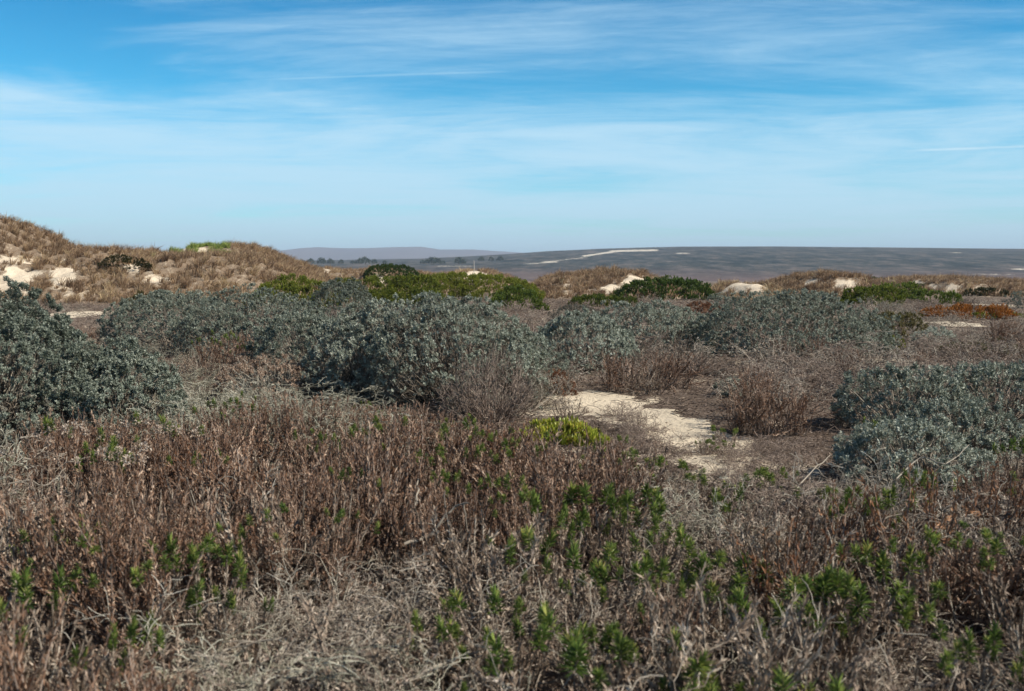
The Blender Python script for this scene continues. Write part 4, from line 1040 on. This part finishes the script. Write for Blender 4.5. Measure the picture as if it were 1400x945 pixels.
# ---- far tree line
def tree_mesh(seed):
    r = np.random.default_rng(seed)
    root = empty('tree')
    b = Buf()
    p = np.array([[[0, 0, -0.5], [0.1, 0, 1.5], [0, 0.1, 3.0], [0.2, 0.1, 4.5]]])
    b.add(*tube_geo(p, np.array([[.45, .35, .28, .15]]), np.array([.5]), 6), 0); b.build('trunk', ['bark'], root)
    P, N, hh = mound_surface(r, 420, 5.0, 4.0, 6.0, lump=0.3, fine=0.12, nf=60, depth=0.4)
    P[:, 2] += 0.9
    D = unit(N + r.normal(size=P.shape) * 0.7)
    b = Buf(); b.add(*leaf_geo(P, D, perp(D, r), 1.3 * r.uniform(.6, 1.3, len(P)), 0.9, np.clip(.5 + r.normal(size=len(P)) * .25, 0, 1)), 0); b.build('crown', ['tree'], root)
    return root
TR = [tree_mesh(820 + i) for i in range(3)]
for i, (px, s, Y) in enumerate([(440, 1.0, 1150), (452, .9, 1200), (466, .7, 1180), (482, .6, 1220), (492, .9, 1130), (500, 1.1, 1150), (512, .8, 1190), (584, .8, 1250), (590, 1.1, 1150), (598, 1.0, 1160), (606, .6, 1240), (627, 1.1, 1180), (632, .8, 1150), (658, .8, 1300), (672, .8, 1350), (684, .9, 1360), (578, .7, 1260), (424, .9, 1200), (526, .6, 1210), (412, .8, 1200)]):
    x, y, _ = at_dist(px, 360, Y)
    # ride on the mesa's front slope
    t = (Y - 900) / 2100
    z = -8 + (1.7 + 14 / FPX * 3000 + 8) * (math.sin(t * PI / 2) ** 1.15) - 1.0
    zz = at_dist(px, 361 - (4 if 655 < px < 690 else 0) , Y)[2]
    o = place(TR[i % 3], x, y, i * 1.3, s, z=zz)
    tag(o, ['dark tree in the cluster at the left end of the far tree line', 'dark tree in the middle clumps of the far tree line', 'dark tree at the right end of the far tree line below the mesa slope'][0 if px < 530 else (1 if px < 650 else 2)], 'tree', 'trees of the far tree line')

# ---- marker post on the low dune
root = empty('marker_post', (0, 0, 0))
Yp = 90
x, y, zt = at_dist(648, 357, Yp); zb = float(grid_at(D3, np.array([x]), np.array([y]), 'z')[0])
root.location = (x, y, zb)
hp = max(0.6, zt - zb)
b = Buf(); b.add(*tube_geo(np.array([[[0, 0, -0.2], [0.01, 0, hp * .5], [0.0, 0, hp]]]), np.array([[.038, .036, .033]]), np.array([.5]), 6), 0); b.build('shaft', ['post'], root)
b = Buf(); b.add(*tube_geo(np.array([[[0, 0, hp - .001], [0.0, 0, hp + .03], [0, 0, hp + .06]]]), np.array([[.045, .03, .005]]), np.array([.7]), 6), 0); b.build('cap', ['post'], root)
tag(root, 'thin pale marker post standing on the low brown dune line', 'post')

# ================================================================== AIR
def box(name, x0, x1, y0, y1, z0, z1, mat):
    me = bpy.data.meshes.new(name)
    v = [(x, y, z) for z in (z0, z1) for y in (y0, y1) for x in (x0, x1)]
    me.from_pydata(v, [], [(0, 2, 3, 1), (4, 5, 7, 6), (0, 1, 5, 4), (2, 6, 7, 3), (0, 4, 6, 2), (1, 3, 7, 5)])
    me.materials.append(mat); o = bpy.data.objects.new(name, me); COL.objects.link(o); return o
HAZE = True
if HAZE:
    m, nt, N, L = new_mat('haze_air')
    out = N.new('ShaderNodeOutputMaterial'); pv = N.new('ShaderNodeVolumePrincipled')
    pv.inputs['Color'].default_value = (0.64, 0.79, 1.0, 1); pv.inputs['Density'].default_value = 1.5e-4; pv.inputs['Anisotropy'].default_value = 0.0
    L.new(pv.outputs[0], out.inputs['Volume'])
    hz = box('haze', -14500, 14500, -14500, 14500, -40, 235, m)
    tag(hz, 'thin bluish air that fades the far mesa and ridge', None, kind='stuff')

# ================================================================== SKY AND SUN
SUN_EL, SUN_AZ = 42.0, 112.0        # azimuth clockwise from +Y (the view direction): right and a little behind
w = bpy.data.worlds.new('World'); SC.world = w; w.use_nodes = True
nt = w.node_tree; N = nt.nodes; L = nt.links; N.clear()
out = N.new('ShaderNodeOutputWorld'); bg = N.new('ShaderNodeBackground'); bg.inputs['Strength'].default_value = 0.095
sky = N.new('ShaderNodeTexSky'); sky.sky_type = 'NISHITA'; sky.sun_disc = False
sky.sun_elevation = rad(SUN_EL); sky.sun_rotation = rad(SUN_AZ); sky.air_density = 1.0; sky.dust_density = 0.3; sky.ozone_density = 2.0
def math_(op, a, b=None, c=None, clamp=False):
    n = N.new('ShaderNodeMath'); n.operation = op; n.use_clamp = clamp
    for i, v in enumerate((a, b, c)):
        if v is None: continue
        if isinstance(v, (int, float)): n.inputs[i].default_value = v
        else: L.new(v, n.inputs[i])
    return n.outputs[0]
tc = N.new('ShaderNodeTexCoord'); sep = N.new('ShaderNodeSeparateXYZ'); L.new(tc.outputs['Generated'], sep.inputs[0])
X_, Y_, Z_ = sep.outputs
zc = math_('MAXIMUM', Z_, 0.0)
# deepen the blue with height as the slide film does
tint = ramp(N, [(0.0, (0.80, 1.20, 1.18)), (0.06, (0.50, 1.12, 1.30)), (0.16, (0.14, 0.92, 1.18)), (0.27, (0.0, 0.66, 0.98)), (0.40, (0.30, 0.45, 0.60)), (1.0, (0.36, 0.35, 0.34))])
L.new(zc, tint.inputs[0])
mul = N.new('ShaderNodeMix'); mul.data_type = 'RGBA'; mul.blend_type = 'MULTIPLY'; mul.inputs[0].default_value = 1.0
L.new(sky.outputs[0], mul.inputs[6]); L.new(tint.outputs[0], mul.inputs[7])
# cirrus on a flat layer overhead
den = math_('ADD', zc, 0.045)
cx_ = math_('DIVIDE', X_, den); cy_ = math_('DIVIDE', Y_, den)
comb = N.new('ShaderNodeCombineXYZ'); L.new(cx_, comb.inputs[0]); L.new(cy_, comb.inputs[1])
def noise(vec, scale, sx, sy, rot, detail, rough, dist=0.0, off=(0, 0, 0)):
    mp = N.new('ShaderNodeMapping'); mp.inputs['Scale'].default_value = (sx, sy, 1); mp.inputs['Rotation'].default_value = (0, 0, rot); mp.inputs['Location'].default_value = off
    L.new(vec, mp.inputs[0])
    n = N.new('ShaderNodeTexNoise'); n.inputs['Scale'].default_value = scale; n.inputs['Detail'].default_value = detail; n.inputs['Roughness'].default_value = rough; n.inputs['Distortion'].default_value = dist
    L.new(mp.outputs[0], n.inputs[0]); return n.outputs[0]
nA = noise(comb.outputs[0], 0.75, 0.60, 1.0, rad(12), 9, 0.60, 1.2, (1.3, 0.2, 0))
nB = noise(comb.outputs[0], 1.9, 0.45, 1.1, rad(-9), 10, 0.66, 1.5, (4.1, 2.2, 0))
nC = noise(comb.outputs[0], 0.34, 0.6, 1.0, rad(20), 3, 0.5, 0.4, (2.4, 5.0, 0))
nD = noise(comb.outputs[0], 6.5, 0.38, 1.0, rad(17), 8, 0.72, 2.0, (0.4, 1.0, 0))
s1 = math_('MULTIPLY', nA, 0.62); s2 = math_('MULTIPLY_ADD', nB, 0.26, s1); s3_ = math_('MULTIPLY_ADD', nC, 0.40, s2); s3a = math_('MULTIPLY_ADD', nD, 0.12, s3_)
lx = N.new('ShaderNodeMapRange'); lx.interpolation_type = 'SMOOTHSTEP'; lx.inputs['From Min'].default_value = -0.24; lx.inputs['From Max'].default_value = -0.46; L.new(X_, lx.inputs[0])
lz = N.new('ShaderNodeMapRange'); lz.interpolation_type = 'SMOOTHSTEP'; lz.inputs['From Min'].default_value = 0.14; lz.inputs['From Max'].default_value = 0.20; L.new(zc, lz.inputs[0])
s3 = math_('SUBTRACT', s3a, math_('MULTIPLY', math_('MULTIPLY', lx.outputs[0], lz.outputs[0]), 0.16))
cov = ramp(N, [(0.0, (0.29,) * 3), (0.05, (0.26,) * 3), (0.10, (0.22,) * 3), (0.145, (0.16,) * 3), (0.175, (0.02,) * 3), (0.21, (0.06,) * 3), (0.26, (0.0,) * 3), (0.5, (0.0,) * 3)])
L.new(zc, cov.inputs[0])
s4 = math_('ADD', s3, cov.outputs[0])
mr = N.new('ShaderNodeMapRange'); mr.interpolation_type = 'SMOOTHSTEP'; mr.inputs['From Min'].default_value = 0.62; mr.inputs['From Max'].default_value = 1.02
L.new(s4, mr.inputs[0])
# contrails: straight thin streaks on the same layer, given by two elevation/bearing points
def trail(a, b, width, strength):
    def pl(px, py):
        u, y, z = ray(px, py); n = math.sqrt(u * u + y * y + z * z); u, y, z = u / n, y / n, z / n
        d = max(z, 0) + 0.045; return np.array([u / d, y / d])
    A, B = pl(*a), pl(*b); d = (B - A) / np.linalg.norm(B - A); Lg = np.linalg.norm(B - A)
    dx = math_('SUBTRACT', cx_, float(A[0])); dy = math_('SUBTRACT', cy_, float(A[1]))
    al = math_('ADD', math_('MULTIPLY', dx, float(d[0])), math_('MULTIPLY', dy, float(d[1])))
    ac = math_('ABSOLUTE', math_('SUBTRACT', math_('MULTIPLY', dx, float(d[1])), math_('MULTIPLY', dy, float(d[0]))))
    m1 = N.new('ShaderNodeMapRange'); m1.interpolation_type = 'SMOOTHSTEP'; m1.inputs['From Min'].default_value = width; m1.inputs['From Max'].default_value = 0.0; L.new(ac, m1.inputs[0])
    m2 = N.new('ShaderNodeMapRange'); m2.interpolation_type = 'SMOOTHSTEP'; m2.inputs['From Min'].default_value = 0.0; m2.inputs['From Max'].default_value = Lg * 0.2; L.new(al, m2.inputs[0])
    m3 = N.new('ShaderNodeMapRange'); m3.interpolation_type = 'SMOOTHSTEP'; m3.inputs['From Min'].default_value = Lg; m3.inputs['From Max'].default_value = Lg * 0.8; L.new(al, m3.inputs[0])
    return math_('MULTIPLY', math_('MULTIPLY', math_('MULTIPLY', m1.outputs[0], m2.outputs[0]), m3.outputs[0]), strength)
t1 = trail((1225, 207), (1500, 197), 0.07, 0.5)
t2 = trail((340, 110), (720, 97), 0.03, 0.22)
fac = math_('ADD', math_('ADD', math_('MULTIPLY', mr.outputs[0], 0.80), t1), t2, clamp=True)
mixc = N.new('ShaderNodeMix'); mixc.data_type = 'RGBA'; mixc.inputs[7].default_value = (4.9, 7.0, 8.3, 1)
L.new(fac, mixc.inputs[0]); L.new(mul.outputs[2], mixc.inputs[6])
L.new(mixc.outputs[2], bg.inputs[0]); L.new(bg.outputs[0], out.inputs[0])

sl = bpy.data.lights.new('sun', 'SUN'); sl.energy = 5.0; sl.angle = rad(0.5); sl.color = (1.0, 0.925, 0.80)
so = bpy.data.objects.new('sun', sl); COL.objects.link(so)
az = rad(SUN_AZ); el = rad(SUN_EL)
sd = Vector((math.sin(az) * math.cos(el), math.cos(az) * math.cos(el), math.sin(el)))
so.rotation_euler = sd.to_track_quat('Z', 'Y').to_euler(); so.location = (20, -10, 40)

# ================================================================== CAMERA AND RENDER
cam = bpy.data.cameras.new('camera'); cam.lens = 35.0; cam.sensor_width = 36.0; cam.clip_start = 0.05; cam.clip_end = 40000
co = bpy.data.objects.new('camera', cam); COL.objects.link(co)
co.location = (0, 0, CAMZ); co.rotation_euler = (PI / 2 - PITCH, 0, 0)
cam.dof.use_dof = True; cam.dof.focus_distance = 15.0; cam.dof.aperture_fstop = 3.6
SC.camera = co
SC.render.engine = 'CYCLES'
cy_s = SC.cycles
cy_s.use_denoising = True
try: cy_s.denoiser = 'OPENIMAGEDENOISE'
except Exception: pass
cy_s.max_bounces = 6; cy_s.diffuse_bounces = 3; cy_s.glossy_bounces = 1; cy_s.transmission_bounces = 4; cy_s.volume_bounces = 0; cy_s.transparent_max_bounces = 4
SC.view_settings.view_transform = 'Standard'; SC.view_settings.look = 'None'; SC.view_settings.gamma = 1; SC.view_settings.exposure = 0.42
# protos never placed must not linger
for lst in PR.values():
    for p in lst:
        if p.name not in USED:
            for c in list(p.children): bpy.data.objects.remove(c)
            bpy.data.objects.remove(p)
